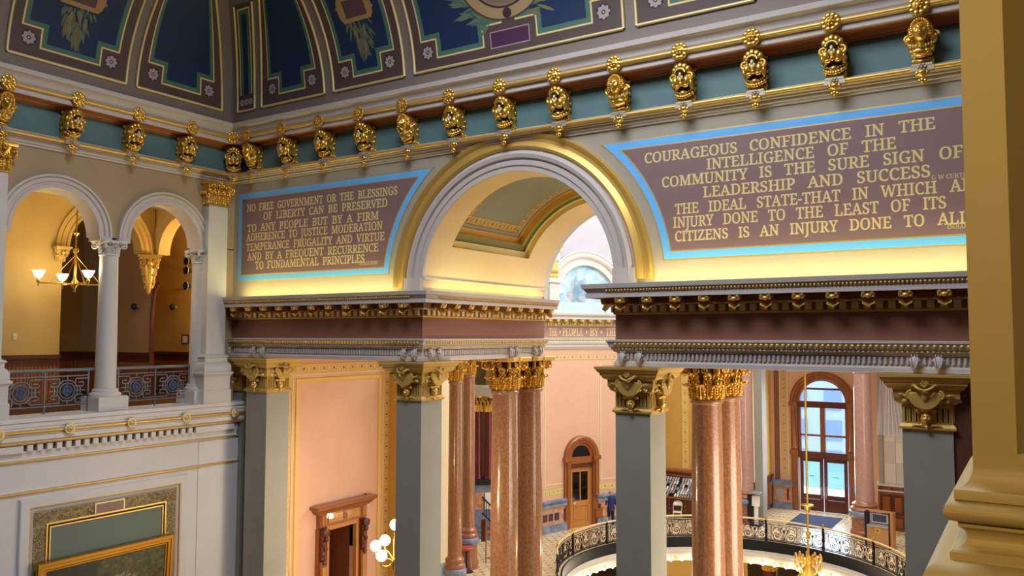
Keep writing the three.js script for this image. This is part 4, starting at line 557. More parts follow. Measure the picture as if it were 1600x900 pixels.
inscription('brown panel with gold capital letters and sky-blue border, beginning NO FREE GOVERNMENT', -1, 0.24, [
  ['NO FREE GOVERNMENT OR THE BLESSINGS', 0.65, 7.09, 14.51, 0.235], ['OF LIBERTY CAN BE PRESERVED', 1.45, 6.72, 14.19, 0.235], ['TO ANY PEOPLE BUT BY A FIRM', 0.69, 6.39, 13.84, 0.235], ['ADHERENCE TO JUSTICE MODERATION', 0.65, 6.54, 13.54, 0.235], ['TEMPERANCE FRUGALITY AND VIRTUE', 0.66, 6.62, 13.22, 0.235], ['AND BY A FREQUENT RECURRENCE', 0.72, 6.39, 12.91, 0.235], ['TO FUNDAMENTAL PRINCIPLES', 1.11, 5.86, 12.61, 0.235], ['PATRICK HENRY', 5.66, 6.38, 12.455, 0.09, 1]], 0.2, 8.3);
inscription('large brown panel with gold capital letters and sky-blue border, beginning COURAGEOUS CONFIDENCE', 1, 22.55, [
  ['COURAGEOUS CONFIDENCE IN THE', 14.67, 20.82, 14.54, 0.235], ['INTELLIGENCE OF THE', 16.18, 20.11, 14.235, 0.235], ['COMMUNITY IS THE SURE SIGN OF', 15.1, 21.28, 13.925, 0.235], ['LEADERSHIP AND SUCCESS', 16.09, 20.71, 13.605, 0.235], ['G W CURTIS', 20.72, 21.36, 13.46, 0.085, 1], ['THE IDEAL STATE-THAT IN WHICH AN', 15.42, 21.45, 13.27, 0.235], ['INJURY DONE TO THE LEAST OF ITS', 15.37, 20.97, 12.965, 0.235], ['CITIZENS IS AN INJURY DONE TO ALL', 15.41, 21.35, 12.64, 0.23], ['(SOLON)', 20.97, 21.4, 12.48, 0.09, 1]], 13.6, 22.6);
// hidden warm strips on the cornice shelves light the lettered walls and the soffit
{
  const strip = (label, x0, x1, z0, z1, tx, tz, alongX, k = 1) => {
    const t = thing('cornice_strip_light', label, 'light'); const cx = (x0 + x1) / 2, cz = (z0 + z1) / 2;
    mesh('lamp_tube', box(x0, x1, 11.485, 11.51, z0, z1), glow(LED, 3), t); mesh('holder', box(x0, x1, 11.465, 11.485, z0 - 0.01, z1 + 0.01), mat.white, t);
    areaLight(LED, k, alongX ? x1 - x0 : z1 - z0, 0.06, [cx, 11.525, cz], [cx + tx, 12.525, cz + tz], alongX ? [0, 0, 1] : [1, 0, 0]);
  };
  strip('warm strip lamp hidden on the cornice shelf under the smaller lettered panel', 0.6, 7.2, 0.31, 0.36, 0, -0.15, true, L_LED);
  strip('warm strip lamp hidden on the cornice shelf under the large lettered panel', 14.7, 22.2, 0.31, 0.36, 0, -0.15, true, L_LED);
  strip('warm strip lamp on the passage cornice, near the smaller lettered panel', 8.3, 8.35, -6.4, -0.4, -0.1, 0, false, L_LED_ARCH);
  strip('warm strip lamp on the passage cornice, near the large lettered panel', 13.55, 13.6, -6.4, -0.4, 0.1, 0, false, L_LED_ARCH);
}
// ================================================================ PIERS AND COLUMNS UNDER THE ENTABLATURES
const slot = (() => { const c = (r, h) => [...arcPts(0, h / 2 - r, r, 0, PI, 8), ...arcPts(0, -h / 2 + r, r, PI, 2 * PI, 8)]; return extrude(shape(c(0.034, 0.33), [c(0.02, 0.3).reverse()]), 0.02, 0.006).translate(0, 0, 0.0); })();
const slotShade = (() => { const c = [...arcPts(0, 0.13, 0.024, 0, PI, 8), ...arcPts(0, -0.13, 0.024, PI, 2 * PI, 8)]; return extrude(shape(c), 0.006); })();
const capMask = M(faceGeo.clone().scale(0.75, 0.72, 0.7).translate(0, -0.08, 0.07), ell(0, 0.08, 0.1, 0.12, 0.05, 0.06), ...[-1, 1].map((s) => [ell(s * 0.13, 0.06, 0.08, 0.07, 0.05, 0.05, 8, 6), tube([[s * 0.05, -0.25, 0.05], [s * 0.16, -0.22, 0.05], [s * 0.26, -0.25, 0.03]], 0.022, 8, 5), ell(s * 0.1, -0.22, 0.05, 0.05, 0.03, 0.03, 8, 5)]).flat(), ell(0, -0.26, 0.07, 0.045, 0.06, 0.04, 8, 6));
const capSwag = M(ell(0, 0.22, 0.12, 0.1, 0.1, 0.08), spiral(0, 0.22, 0.075, 1.6, 1, 0.018, 0, 18, 5, 0.15, 0.19), ...[-1, 1].map((s) => [tube([[0, 0.08, 0.235], [s * 0.12, 0.13, 0.235], [s * 0.2, 0.19, 0.16], [s * 0.24, 0.17, 0.12]], 0.035, 12, 6), spiral(s * 0.26, -0.02, 0.1, 1.6, -s, 0.03, PI / 2, 22, 5, 0.15, 0.1), tube([[s * 0.3, 0.03, 0.09], [s * 0.4, -0.03, 0.07], [s * 0.52, 0.0, 0.05]], 0.02, 10, 5), ell(s * 0.46, -0.01, 0.06, 0.05, 0.03, 0.03, 8, 5)]).flat(), extrude(shape([[-0.3, 0.02], ...arcPts(0, 0.02, 0.3, PI, 2 * PI, 14), [0.3, 0.02], [0.17, 0.05], [0, -0.16], [-0.17, 0.05]]), 0.06, 0.02).translate(0, -0.02, 0.05), ell(0, -0.02, 0.13, 0.08, 0.13, 0.06));
function pier(label, x0, x1, zD = 0.93) {
  const w = (x1 - x0) / 2, cx = (x0 + x1) / 2, t = thing('entablature_pier', label, 'pier', [cx, 0, -zD / 2]), d = zD / 2, sq = [[-w, d], [w, d], [w, -d], [-w, -d]];
  mesh('shaft', box(-w, w, 0, 8.58, -d, d), mat.pier, t);
  mesh('plinth', molding([[0.1, 0], [0.1, 0.9], [0.07, 1.0], [0.05, 1.1], [0.02, 1.15], [0, 1.2]], sq, true), mat.pier, t);
  const c = new THREE.Group(); c.name = 'capital'; t.add(c);
  mesh('fillet', molding([[0, 8.52], [0.02, 8.54], [0.06, 8.56], [0.06, 8.6], [0.03, 8.64], [0.02, 8.66], [0, 8.67]], sq, true), mat.ochreCap, c); mesh('fluted_band', box(-w, w, 8.58, 9.63, -d, d), mat.ochreCap, c);
  mesh('mouldings', molding([[0, 9.02], [0.03, 9.03], [0.05, 9.05], [0.08, 9.06], [0.1, 9.1], [0.13, 9.16], [0.14, 9.17], [0.14, 9.31], [0.17, 9.33], [0.22, 9.35], [0.24, 9.39], [0.28, 9.43], [0.28, 9.47], [0.32, 9.5], [0.35, 9.56], [0.38, 9.58], [0.38, 9.63], [0, 9.63]], sq, true), mat.ochreCap, c);
  stuff(mesh('egg_and_dart', eggRow([...sq, sq[0]], 9.11, 0.05, 0.15, 0.12), mat.goldPale, c));
  for (const [turn, half, out] of [[0, w, d], [PI / 2, d, w]]) { const sgn = turn ? [Math.sin(turn), Math.cos(turn)] : [0, 1];
    const g = (geo, m, dx, y, o, nm) => { const q = mesh(nm, geo, m, c); q.rotation.y = turn; q.position.set(turn ? out + o : dx, y, turn ? -dx : out + o); return q; };
    for (const s of [-1, 1]) for (let i = 0; i < 3; i++) { const dx = s * (half - 0.075 - i * 0.095); g(slot, mat.ochreCap, dx, 8.83, 0.0, 'flute'); g(slotShade, mat.goldShade, dx, 8.83, 0.004, 'flute'); }  // dark inserts put the shade inside the flutes into the colour
    g(capMask, mat.goldSoft, 0, 8.86, 0.02, 'mask'); const o = g(capSwag, mat.ochreCap, 0, 9.24, 0.14, 'swag'); o.scale.setScalar(0.92); }
  return t;
}
pier('grey pier with an ochre mask capital at the room corner, beside the salmon door panel', 0.78, 1.74);
pier('grey pier with an ochre mask capital, carrying the globe lamp on its flank', 7.1, 7.99);
pier('grey pier with an ochre mask capital, between the blue-jacketed man and the folding chair', 13.88, 14.76);
pier('grey pier with an ochre mask capital next to the big ochre pier, before the kiosk', 20.08, 20.97);
{ const b = struct('wall_bay_end'); mesh('brown_wall', box(20.98, 22.55, 0, 9.6, -0.9, -0.06), plain(0x5e3320, 0.6), b); }
{ const t = thing('wall_respond', 'narrow grey half pier with an ochre capital tucked behind the loggia corner', 'pier', [0, 0, 0]);
  mesh('shaft', box(-0.42, 0.3, 0, 8.58, -0.9, -0.22), mat.pier, t); mesh('capital', [box(-0.42, 0.3, 8.6, 9.63, -0.9, -0.2), molding([[0, 8.52], [0.06, 8.56], [0.06, 8.62], [0, 8.66]], [[-0.42, -0.2], [0.3, -0.2], [0.3, -0.9]]), molding([[0, 9.02], [0.1, 9.08], [0.13, 9.17], [0.14, 9.31], [0.22, 9.36], [0.28, 9.44], [0.36, 9.57], [0.36, 9.63]], [[-0.42, -0.2], [0.3, -0.2], [0.3, -0.9]])], mat.ochreCap, t);
  const m = mesh('mask', capMask, mat.goldSoft, t); m.position.set(-0.06, 8.86, -0.18); }

const leafC = carved(0.28, 0.42, 0.1), leafC2 = carved(0.25, 0.74, 0.13);
function corinthianCap(r, m) {
  const c = new THREE.Group(); c.name = 'capital';
  mesh('bell', lathe([[r, 0], [r * 0.94, 0.06], [r * 0.9, 0.3], [r * 0.98, 0.6], [r * 1.2, 0.86], [r * 1.3, 0.92], [r, 0.93]], 24), mat.goldShade, c);  // bell in dark gold, shadow between the leaves put into the colour
  for (let i = 0; i < 8; i++) { const a = i * PI / 4, o = mesh('acanthus_leaf', leafC, m, c); o.position.set(Math.sin(a) * r * 1.0, 0.01, Math.cos(a) * r * 1.0); o.rotation.y = a; o.scale.set(r / 0.42, 1, r / 0.42);
    const b = a + PI / 8, p = mesh('acanthus_leaf', leafC2, m, c); p.position.set(Math.sin(b) * r * 0.94, 0.01, Math.cos(b) * r * 0.94); p.rotation.y = b; p.scale.set(r / 0.42, 1, r / 0.42); }
  for (let i = 0; i < 4; i++) { const a = PI / 4 + i * PI / 2, o = mesh('volute', M(spiral(0, 0, 0.17, 1.9, 1, 0.042, PI / 2, 26), tube([[-0.28, -0.3, 0], [-0.12, -0.05, 0], [0.0, 0.17, 0]], 0.035, 10, 5), ell(0, 0, 0, 0.05, 0.05, 0.05, 8, 6)), m, c); o.position.set(Math.sin(a) * r * 1.52, 0.83, Math.cos(a) * r * 1.52); o.rotation.y = a - PI / 2; o.scale.setScalar(r / 0.42);
    const e = i * PI / 2, q = mesh('helix', M(...[-1, 1].map((s) => spiral(s * 0.1, 0, 0.1, 1.6, -s, 0.026, PI / 2, 18)), ...flower(0, 0.17, 0.06, 0.09)), m, c); q.position.set(Math.sin(e) * r * 1.2, 0.82, Math.cos(e) * r * 1.2); q.rotation.y = e; q.scale.setScalar(r / 0.42); }
  const s = r * 1.9, q = []; for (let i = 0; i < 4; i++) { const a = PI / 4 + i * PI / 2; for (const k of [-0.09, 0.09]) q.push([Math.sin(a + k) * s * 1.08, Math.cos(a + k) * s * 1.08]); const b = a + PI / 4; for (const k of [-0.35, 0, 0.35]) q.push([Math.sin(b + k) * s * (0.68 + Math.abs(k) * 0.22), Math.cos(b + k) * s * (0.68 + Math.abs(k) * 0.22)]); }
  mesh('abacus', extrude(shape(q), 0.1, 0.025).rotateX(-PI / 2).translate(0, 0.95, 0), mat.goldSoft, c); return c;
}
function graniteColumn(label, x, z, r, shaftM, plain2) {
  const t = thing('granite_column', label, 'column', [x, 0, z]);
  mesh('pedestal', lathe([[r * 1.62, 0], [r * 1.62, 0.28], [r * 1.5, 0.36], [r * 1.42, 0.4], [r * 1.42, 1.02]], 28), mat.graniteBase, t);
  mesh('pedestal_cap', lathe([[r * 1.44, 1.02], [r * 1.6, 1.1], [r * 1.7, 1.14], [r * 1.7, 1.3], [r * 1.55, 1.36], [0, 1.38]], 28), mat.marbleBlue, t);
  mesh('base', lathe([[r * 1.5, 1.36], [r * 1.56, 1.42], [r * 1.5, 1.5], [r * 1.3, 1.53], [r * 1.26, 1.58], [r * 1.34, 1.62], [r * 1.36, 1.67], [r * 1.28, 1.72], [r * 1.06, 1.76], [r, 1.84]], 32), mat.graniteBase, t);
  mesh('shaft', lathe([[r, 1.8], [r * 0.99, 4], [r * 0.955, 6.5], [r * 0.91, 8.42], [r * 0.93, 8.46], [r * 1.02, 8.48], [r * 1.02, 8.54], [r * 0.9, 8.58]], 40), shaftM, t);
  const c = corinthianCap(r * 0.93, mat.goldCap); c.position.y = 8.58; t.add(c);
  return t;
}
const gcol = graniteColumn('red granite column with gilded capital, front one of the pair before the arched door', 7.5, -4.98, 0.46, mat.granite);
const gl = (label, x, z, k = 1) => { const c = copyOf(gcol, label, [x, 0, z]); c.scale.set(k, 1, k); return c; };
gl('red granite column with gilded capital, behind its twin, touching the curved salmon wall', 7.5, -6.55);
gl('broad polished red granite column with gilded capital, beside the folding chair', 14.42, -4.85);
gl('polished red granite column half hidden behind the broad one by the chair', 14.42, -6.5);
gl('slim red granite column against the cream wall, left of the round red stand', 3.0, -8.35, 0.6);
gl('slim red granite column on a tall pedestal, next to the wooden easel', 0.62, -12.6, 0.62);
const pk = graniteColumn('pink granite column in the far passage beside the grey pilaster, left of the entrance', 8.35, -28.5, 0.46, mat.granitePink);
copyOf(pk, 'pink granite column in the far passage between the entrance and the dark wood panelling', [14.6, 0, -28.4]);
// ================================================================ SIDE AISLE: salmon panel with the carved door
{
  const w = struct('wall_aisle'), X = 1.0;
  mesh('plain_wall', [box(0.5, X, 0, 10.6, -3.3, -0.94), box(0.5, X, 3.62, 10.6, -4.78, -3.3), box(0.5, X, 0, 10.6, -6.75, -4.78)], mat.salmon, w);
  const lf = (g) => g.rotateY(PI / 2).translate(X, 0, 0);
  mesh('panel_moulding', lf(frame(1.9, 6.2, 0.3, 8.86, 0.12, 0.05)), mat.yellow, w); mesh('panel_moulding', lf(frame(1.72, 6.38, 0.15, 9.04, 0.05, 0.03)), mat.goldPale, w);
  const st = stencilTex(1024, 64, 22, '#d2a564', '#ecc98a', '#7a5428'), sm = new THREE.MeshStandardMaterial({ map: st, roughness: 0.65 });
  const strip = (z0, z1, y0, y1, v) => { const g = new THREE.PlaneGeometry(z1 - z0, y1 - y0); if (v) { const u = g.attributes.uv; for (let i = 0; i < 4; i++) u.setXY(i, u.getY(i) * 2, u.getX(i)); } g.userData.ownUV = true; return g.rotateY(PI / 2).translate(X + 0.006, (y0 + y1) / 2, (z0 + z1) / 2); };
  mesh('stencil_border', [strip(-6.72, -1.4, 9.06, 9.34), strip(-1.7, -1.4, 0, 9.06, 1), strip(-6.72, -6.42, 0, 9.06, 1)], sm, w);
  mesh('upper_band', box(X, X + 0.012, 9.38, 10.6, -6.75, -0.94), mat.salmonDeep, w);
  mesh('gilt_line', lf(M(box(1.4, 6.75, 9.33, 9.37, 0, 0.02))), mat.goldSoft, w);
  mesh('return_wall', [box(0.5, 1.62, 0, 10.6, -9.9, -6.7)], mat.ochre, w); mesh('cream_wall', [box(1.3, 1.7, 0, 10.6, -9.9, -7.6)], mat.cream, w);
  mesh('stone_skirting', molding([[0.02, 0], [0.08, 0], [0.08, 0.6], [0.05, 0.68], [0.08, 0.74], [0.08, 1.0], [0.05, 1.08], [0.02, 1.12]], [[1.7, -7.6], [1.7, -9.9]]), mat.marbleBlue, w);
  mesh('dark_room', [box(-2.5, -2.4, 0, 4.5, -6, -2), box(-2.5, 0.5, 0, 4.5, -5.6, -5.5), box(-2.5, 0.5, 0, 4.5, -2.5, -2.4), box(-2.5, 0.5, 4.4, 4.5, -6, -2)], mat.dark, w);
  const d = struct('door_1'), WD = mat.wood;
  mesh('casing', [box(1.0, 1.24, 0, 2.5, -3.26, -2.96), box(1.0, 1.24, 0, 2.5, -5.28, -4.98), box(1.0, 1.12, 0, 3.62, -3.34, -2.9), box(1.0, 1.12, 0, 3.62, -5.34, -4.9)], WD, d);
  mesh('opening_trim', M(box(0.75, 1.17, 0, 3.5, -3.42, -3.3), box(0.75, 1.17, 0, 3.5, -4.9, -4.78), box(0.75, 1.17, 3.5, 3.66, -4.9, -3.3)), mat.woodLight, d);
  mesh('frieze_board', [box(1.0, 1.2, 3.66, 4.16, -5.3, -2.94)], WD, d); mesh('frieze_panel', [box(1.2, 1.225, 3.76, 4.06, -4.9, -3.34), box(1.225, 1.24, 3.82, 4.0, -4.84, -3.4)], mat.woodLight, d); mesh('boss', lathe([[0, 0], [0.12, 0], [0.11, 0.03], [0.06, 0.04], [0, 0.07]], 18).rotateX(PI / 2).rotateY(PI / 2).translate(1.23, 3.91, -4.12), WD, d);
  mesh('cornice', molding([[0, 4.1], [0.04, 4.12], [0.06, 4.16], [0.1, 4.18], [0.14, 4.25], [0.24, 4.32], [0.24, 4.4], [0.27, 4.42], [0, 4.46]], [[1.0, -2.86], [1.2, -2.86], [1.2, -5.38], [1.0, -5.38]]), WD, d);
  for (const z of [-3.11, -5.13]) { mesh('carved_console', M(lathe([[0, 0], [0.15, 0], [0.15, 0.12], [0, 0.14]], 18).rotateX(PI / 2).rotateY(PI / 2).translate(1.26, 3.5, z), ...[0, 1, 2, 3, 4].map((i) => ell(1.3 - i * 0.015, 3.26 - i * 0.17, z + (i % 2 ? 0.05 : -0.05), 0.06, 0.11, 0.09, 8, 6)), ell(1.28, 2.46, z, 0.07, 0.1, 0.1, 8, 6), box(1.12, 1.26, 2.55, 3.6, z - 0.13, z + 0.13)), mat.woodDark, d);
    for (const k of [-0.07, 0, 0.07]) mesh('flute', box(1.2, 1.24, 3.74, 4.08, z + k - 0.02, z + k + 0.02), mat.woodLight, d); mesh('pilaster_panel', box(1.24, 1.26, 0.3, 2.3, z - 0.09, z + 0.09), mat.woodLight, d); }
  const leaf = new THREE.Group(); leaf.name = 'door_leaf'; leaf.position.set(0.85, 0, -4.77); leaf.rotation.y = -1.15; d.add(leaf);   // opens inwards
  mesh('leaf_board', box(-0.03, 0.03, 0, 3.5, 0, 1.44), mat.woodDark, leaf); for (const y of [[0.3, 1.2], [1.4, 3.2]]) for (const q of [[0.15, 0.66], [0.8, 1.3]]) mesh('leaf_panel', box(0.03, 0.05, y[0], y[1], q[0], q[1]), mat.woodDark, leaf);
}
// ---- globe lamp cluster on the pier's flank
{
  const at = [7.1, 3.9, -0.45], t = thing('globe_wall_lamp', 'brass wall lamp with a cluster of glowing globes, on the pier beside the carved door', 'lamp', at);
  mesh('wall_plate', lathe([[0, 0], [0.14, 0], [0.14, 0.03], [0.06, 0.06], [0, 0.06]], 18).rotateZ(PI / 2), mat.brass, t);
  const gs = [[-0.45, 1.02, -0.08], [-0.92, 0.42, 0.22], [-0.62, 0.2, 0.3], [-0.5, 0.34, -0.35], [-0.85, 0.52, -0.1]];
  mesh('stem', [tube([[0, 0, 0], [-0.2, -0.15, 0], [-0.45, -0.05, -0.04], [-0.45, 0.4, -0.08], [-0.45, 0.85, -0.08]], 0.03, 24, 8), lathe([[0, -0.3], [0.05, -0.22], [0.03, -0.15], [0.1, -0.05], [0.06, 0.06], [0.03, 0.1]], 14).translate(-0.45, 0, -0.04)], mat.brass, t);
  gs.forEach(([x, y, z], i) => { mesh('arm', [tube([[-0.45, 0, -0.04], [(x - 0.45) / 2, y - 0.32, z / 2], [x, y - 0.26, z], [x, y - 0.12, z]], 0.02, 12, 6), lathe([[0.03, -0.16], [0.09, -0.12], [0.1, -0.09], [0.04, -0.1]], 12).translate(x, y, z)], mat.brass, t); mesh('glass_globe', new THREE.SphereGeometry(0.155, 18, 14).translate(x, y, z), glow([1, 0.86, 0.6], 10), t); });
  pointLight([1, 0.8, 0.52], 20, [at[0] - 0.95, at[1] + 0.5, at[2] - 0.55], 8); pointLight([1, 0.8, 0.52], 11, [at[0] - 0.55, at[1] + 1.35, at[2] - 0.3], 8);
}
// ================================================================ THE ROTUNDA BEYOND THE PASSAGE
const RW = 10.9, A0 = -168.5 * D, A1 = -134 * D, TD = -153.6 * D;
const ringSector = (r0, r1, y0, y1, a0, a1, n = 10) => { const P = [...arcPts(AX, RZ, r0, a0, a1, n), ...arcPts(AX, RZ, r1, a1, a0, n)]; return toCreasedNormals(nrm(new THREE.ExtrudeGeometry(shape(P), { depth: y1 - y0, bevelEnabled: false })), 0.6).rotateX(PI / 2).translate(0, y1, 0); };
function bend(g, th, R = RW) { g = nrm(g); const p = g.attributes.position; for (let i = 0; i < p.count; i++) { const a = th + p.getX(i) / R, r = R - p.getZ(i); p.setXYZ(i, AX + r * Math.cos(a), p.getY(i), RZ + r * Math.sin(a)); } g.deleteAttribute('normal'); g.computeVertexNormals(); return toCreasedNormals(g, 0.5); }
const sub = (x0, x1, y0, y1, z0, z1, n = 6) => new THREE.BoxGeometry(x1 - x0, y1 - y0, z1 - z0, n, 1, 1).translate((x0 + x1) / 2, (y0 + y1) / 2, (z0 + z1) / 2);
{
  const w = struct('wall_rotunda'), d0 = -157.4 * D, d1 = -149.7 * D;
  mesh('curved_wall', [ringSector(RW, 11.4, 0, 3.6, A0, d0), ringSector(RW, 11.4, 0, 3.6, d1, A1), ringSector(RW, 11.4, 3.6, 9.65, A0, A1, 16)], mat.salmonPale, w);
  for (const [a, b] of [[A0, d0 - 0.028], [d1 + 0.028, A1]]) {
    mesh('marble_base', ringSector(10.74, RW, 0, 0.42, a, b), mat.marbleBlue, w); mesh('marble_dado', ringSector(10.8, RW, 0.42, 1.32, a, b), mat.marbleOrange, w); mesh('marble_cap', [ringSector(10.72, RW, 1.32, 1.44, a, b), ringSector(10.78, RW, 1.44, 1.56, a, b), ringSector(10.7, RW, 1.56, 1.68, a, b)], mat.marbleBlue, w);
    const st = stencilTex(512, 64, 12, '#dcc887', '#c9b268', '#7d6a34'); mesh('stencil_band', patch((u, v) => { const q = b + (a - b) * u; return [AX + 10.893 * Math.cos(q), 1.9 + 0.36 * v, RZ + 10.893 * Math.sin(q)]; }, 10, 1), new THREE.MeshStandardMaterial({ map: st, roughness: 0.7 }), w);
    mesh('panel_line', [ringSector(10.885, RW, 2.45, 2.5, a + 0.03, b - 0.01), ringSector(10.88, RW, 2.45, 8.9, a + 0.025, a + 0.03, 1)], mat.cream, w);
  }
  const mid = [A0 + 0.075, -0.028 * 1 + d0]; // three dark insets in a pale frame, left of the door
  for (let i = 0; i < 3; i++) { const c = -3.05 + 1.42 + (i - 1) * 0.44 - 0.55; mesh('marble_inset', bend(sub(c - 0.17, c + 0.17, 0.62, 1.0, 0.1, 0.13), TD), plain(0x5a2e26, 0.3), w); }
  mesh('inset_frame', bend(sub(-2.9, -1.45, 0.54, 1.08, 0.09, 0.115, 10), TD), mat.grey, w);
  mesh('marble_inset', bend(sub(-1.22, -1.08, 0.5, 1.16, 0.1, 0.125), TD), plain(0x5a2e26, 0.3), w); mesh('marble_inset', bend(sub(1.12, 1.27, 0.5, 1.16, 0.1, 0.125), TD), plain(0x5a2e26, 0.3), w);
  const st2 = stencilTex(1024, 64, 24, '#d9b894', '#c9a56c', '#8c6a44');
  mesh('stencil_band', patch((u, v) => { const q = A1 + (A0 - A1) * u; return [AX + 10.89 * Math.cos(q), 9.05 + 0.3 * v, RZ + 10.89 * Math.sin(q)]; }, 14, 1), new THREE.MeshStandardMaterial({ map: st2, roughness: 0.7 }), w);
  const ap = arcPath(AX, RZ, RW, A0, A1, 22);
  mesh('white_moulding', molding([[0, 9.62], [0.06, 9.64], [0.1, 9.72], [0.16, 9.78], [0.16, 9.86], [0.22, 9.92], [0.26, 10.0], [0.26, 10.06], [0, 10.08]], ap), mat.stone, w);
  stuff(mesh('bead_row', [eggRow(ap, 10.13, 0.04, 0.16, 0.05), eggRow(ap, 10.22, 0.03, 0.16, 0.08)].flat(), mat.goldPale, w));
  mesh('upper_band', molding([[0, 10.08], [0.02, 10.1], [0.02, 10.26], [0, 10.27]], ap), mat.stone, w);
  mesh('cornice', molding([[0.02, 10.88], [0.05, 10.9], [0.06, 11.07], [0.14, 11.09], [0.16, 11.25], [0.46, 11.26], [0.46, 11.36], [0.52, 11.44], [0.58, 11.48], [0.6, 11.58], [0, 11.64]], ap), mat.stone, w);
  for (let i = 0; i < 36; i++) { const o = mesh('dentil', new THREE.BoxGeometry(0.1, 0.14, 0.09), mat.goldPale, w), a = A0 + (i + 0.5) * (A1 - A0) / 36; o.position.set(AX + 10.8 * Math.cos(a), 10.99, RZ + 10.8 * Math.sin(a)); o.rotation.y = -a - PI / 2; }
  for (let i = 0; i < 11; i++) { const a = A0 + (i + 0.5) * (A1 - A0) / 11, o = mesh('modillion', modGeo, mat.goldSoft, w); o.position.set(AX + 10.75 * Math.cos(a), 11.18, RZ + 10.75 * Math.sin(a)); o.rotation.y = -a - PI / 2; }
  const ft = canvasTex(2048, 128, (x, W, H) => { x.fillStyle = '#a5847c'; x.fillRect(0, 0, W, H); x.font = '200px serif'; const words = 'THE \u2022 PEOPLE \u2022 BY \u2022 THE', m = x.measureText(words).width; const put = (s, a, b) => { const w0 = x.measureText(s).width; x.save(); x.translate(a, H * 0.83); x.scale((b - a) / w0, H * 0.66 / 143); x.fillStyle = '#f2dc9c'; x.fillText(s, 0, 0); x.restore(); };
    const ang = (deg) => (deg - A0 / D) / ((A1 - A0) / D) * W; put('THE', ang(-165.2), ang(-161.9)); put('\u2022', ang(-161.2), ang(-160.6)); put('PEOPLE', ang(-160.0), ang(-152.4)); put('\u2022', ang(-151.5), ang(-150.9)); put('BY', ang(-150.2), ang(-147.1)); put('\u2022', ang(-146.5), ang(-145.9)); put('THE', ang(-144.7), ang(-141.0)); });
  mesh('lettered_frieze', patch((u, v) => { const q = A0 + (A1 - A0) * u; return [AX + 10.885 * Math.cos(q), 10.26 + 0.62 * v, RZ + 10.885 * Math.sin(q)]; }, 24, 1), new THREE.MeshStandardMaterial({ map: ft, roughness: 0.6 }), w, 'frieze lettered THE PEOPLE BY THE');
  mesh('frieze_backing', ringSector(10.895, 11.4, 9.6, 11.6, A0, A1, 18), mat.stone, w);
  // lunette and drum
  mesh('drum', [ringSector(RW, 11.4, 11.5, 20, -205 * D, -60 * D, 40)], paint(0xb6b7c2), w);
  mesh('drum', [ringSector(11.9, 12.3, 16.6, 24.6, -PI, PI, 60), ringSector(0.05, 12.3, 24.6, 24.8, -PI, PI, 60), ringSector(11.9, 12.3, 9, 16.8, -60 * D, 40 * D, 20), ringSector(11.9, 12.3, 9, 16.8, 140 * D, 160 * D, 8)], paint(0xd6d4d6), w);
  mesh('lunette_archivolt', bend(arcMold([[2.05, 0], [2.05, 0.22], [2.2, 0.22], [2.24, 0.14], [2.4, 0.14], [2.44, 0.2], [2.55, 0.26], [2.7, 0.26], [2.72, 0.18], [2.8, 0.24], [2.86, 0.2], [2.86, 0]], 0.25, 12.2, 0, PI, 40), TD), mat.stone, w);
  mesh('gilt_line', bend(arcMold([[2.405, 0.13], [2.42, 0.19], [2.44, 0.19]], 0.25, 12.2, 0, PI, 40), TD), mat.goldSoft, w);
  const mural = canvasTex(512, 512, (x, W) => { x.fillStyle = '#a9cfe6'; x.fillRect(0, 0, W, W); for (let i = 0; i < 300; i++) { x.globalAlpha = 0.3; x.fillStyle = ['#d5e6ee', '#86b4d2', '#c8dce6', '#7fa4c0'][i % 4]; x.beginPath(); x.ellipse(rnd() * W, rnd() * W, 20 + rnd() * 50, 8 + rnd() * 22, rnd() * 3, 0, 7); x.fill(); } x.globalAlpha = 0.8; for (let i = 0; i < 60; i++) { x.globalAlpha = 0.35; x.fillStyle = ['#6f94b4', '#8fb0c8', '#d8c8bc', '#5f86a8'][i % 4]; x.beginPath(); x.ellipse(200 + (rnd() - 0.5) * 110, 200 + rnd() * 300, 14 + rnd() * 26, 26 + rnd() * 60, (rnd() - 0.5), 0, 7); x.fill(); } });
  const mg = bend(patch((u, v) => { const a = PI * u; return [0.25 + 2.06 * Math.cos(a) * v, 12.2 + 2.06 * Math.sin(a) * v - (1 - Math.sin(a)) * 0 - (v > 0.5 ? 0 : 0), 0.06]; }, 24, 4), TD); { const p = mg.attributes.position, u = mg.attributes.uv; for (let i = 0; i < p.count; i++) u.setXY(i, (Math.atan2(p.getZ(i) - RZ, p.getX(i) - AX) - TD) * RW / 4.4 + 0.45, (p.getY(i) - 11.5) / 2.9); mg.userData.ownUV = true; }
  const mm = new THREE.MeshStandardMaterial({ map: mural, roughness: 0.7 }); mesh('lunette_painting', mg, mm, w, 'pale blue painted lunette');
  const mb = bend(sub(-1.8, 2.3, 11.6, 12.25, 0.04, 0.06, 10), TD); mesh('lunette_painting', mb, plain(0xb7d6e6, 0.7), w);
  mesh('side_pilaster', [bend(sub(-2.5, -1.75, 11.6, 13.2, 0, 0.35), TD), bend(sub(-2.7, -1.6, 13.2, 13.45, 0, 0.45), TD)], mat.stone, w);
  mesh('gilt_capital', [bend(sub(-2.6, -1.85, 13.9, 14.4, 0, 0.3), TD), bend(sub(-2.9, -1.6, 14.85, 15.15, 0, 0.4), TD), ...Array.from({ length: 10 }, (_, i) => bend(ell(-2.45 + (i % 5) * 0.14, 13.55 + Math.floor(i / 5) * 0.3, 0.3, 0.1, 0.16, 0.1, 8, 6), TD))], mat.goldSoft, w); mesh('side_block', [bend(sub(-2.8, -1.7, 14.4, 14.85, 0, 0.35), TD), bend(sub(-3.0, -1.4, 15.15, 15.6, 0, 0.5), TD)], mat.stone, w);
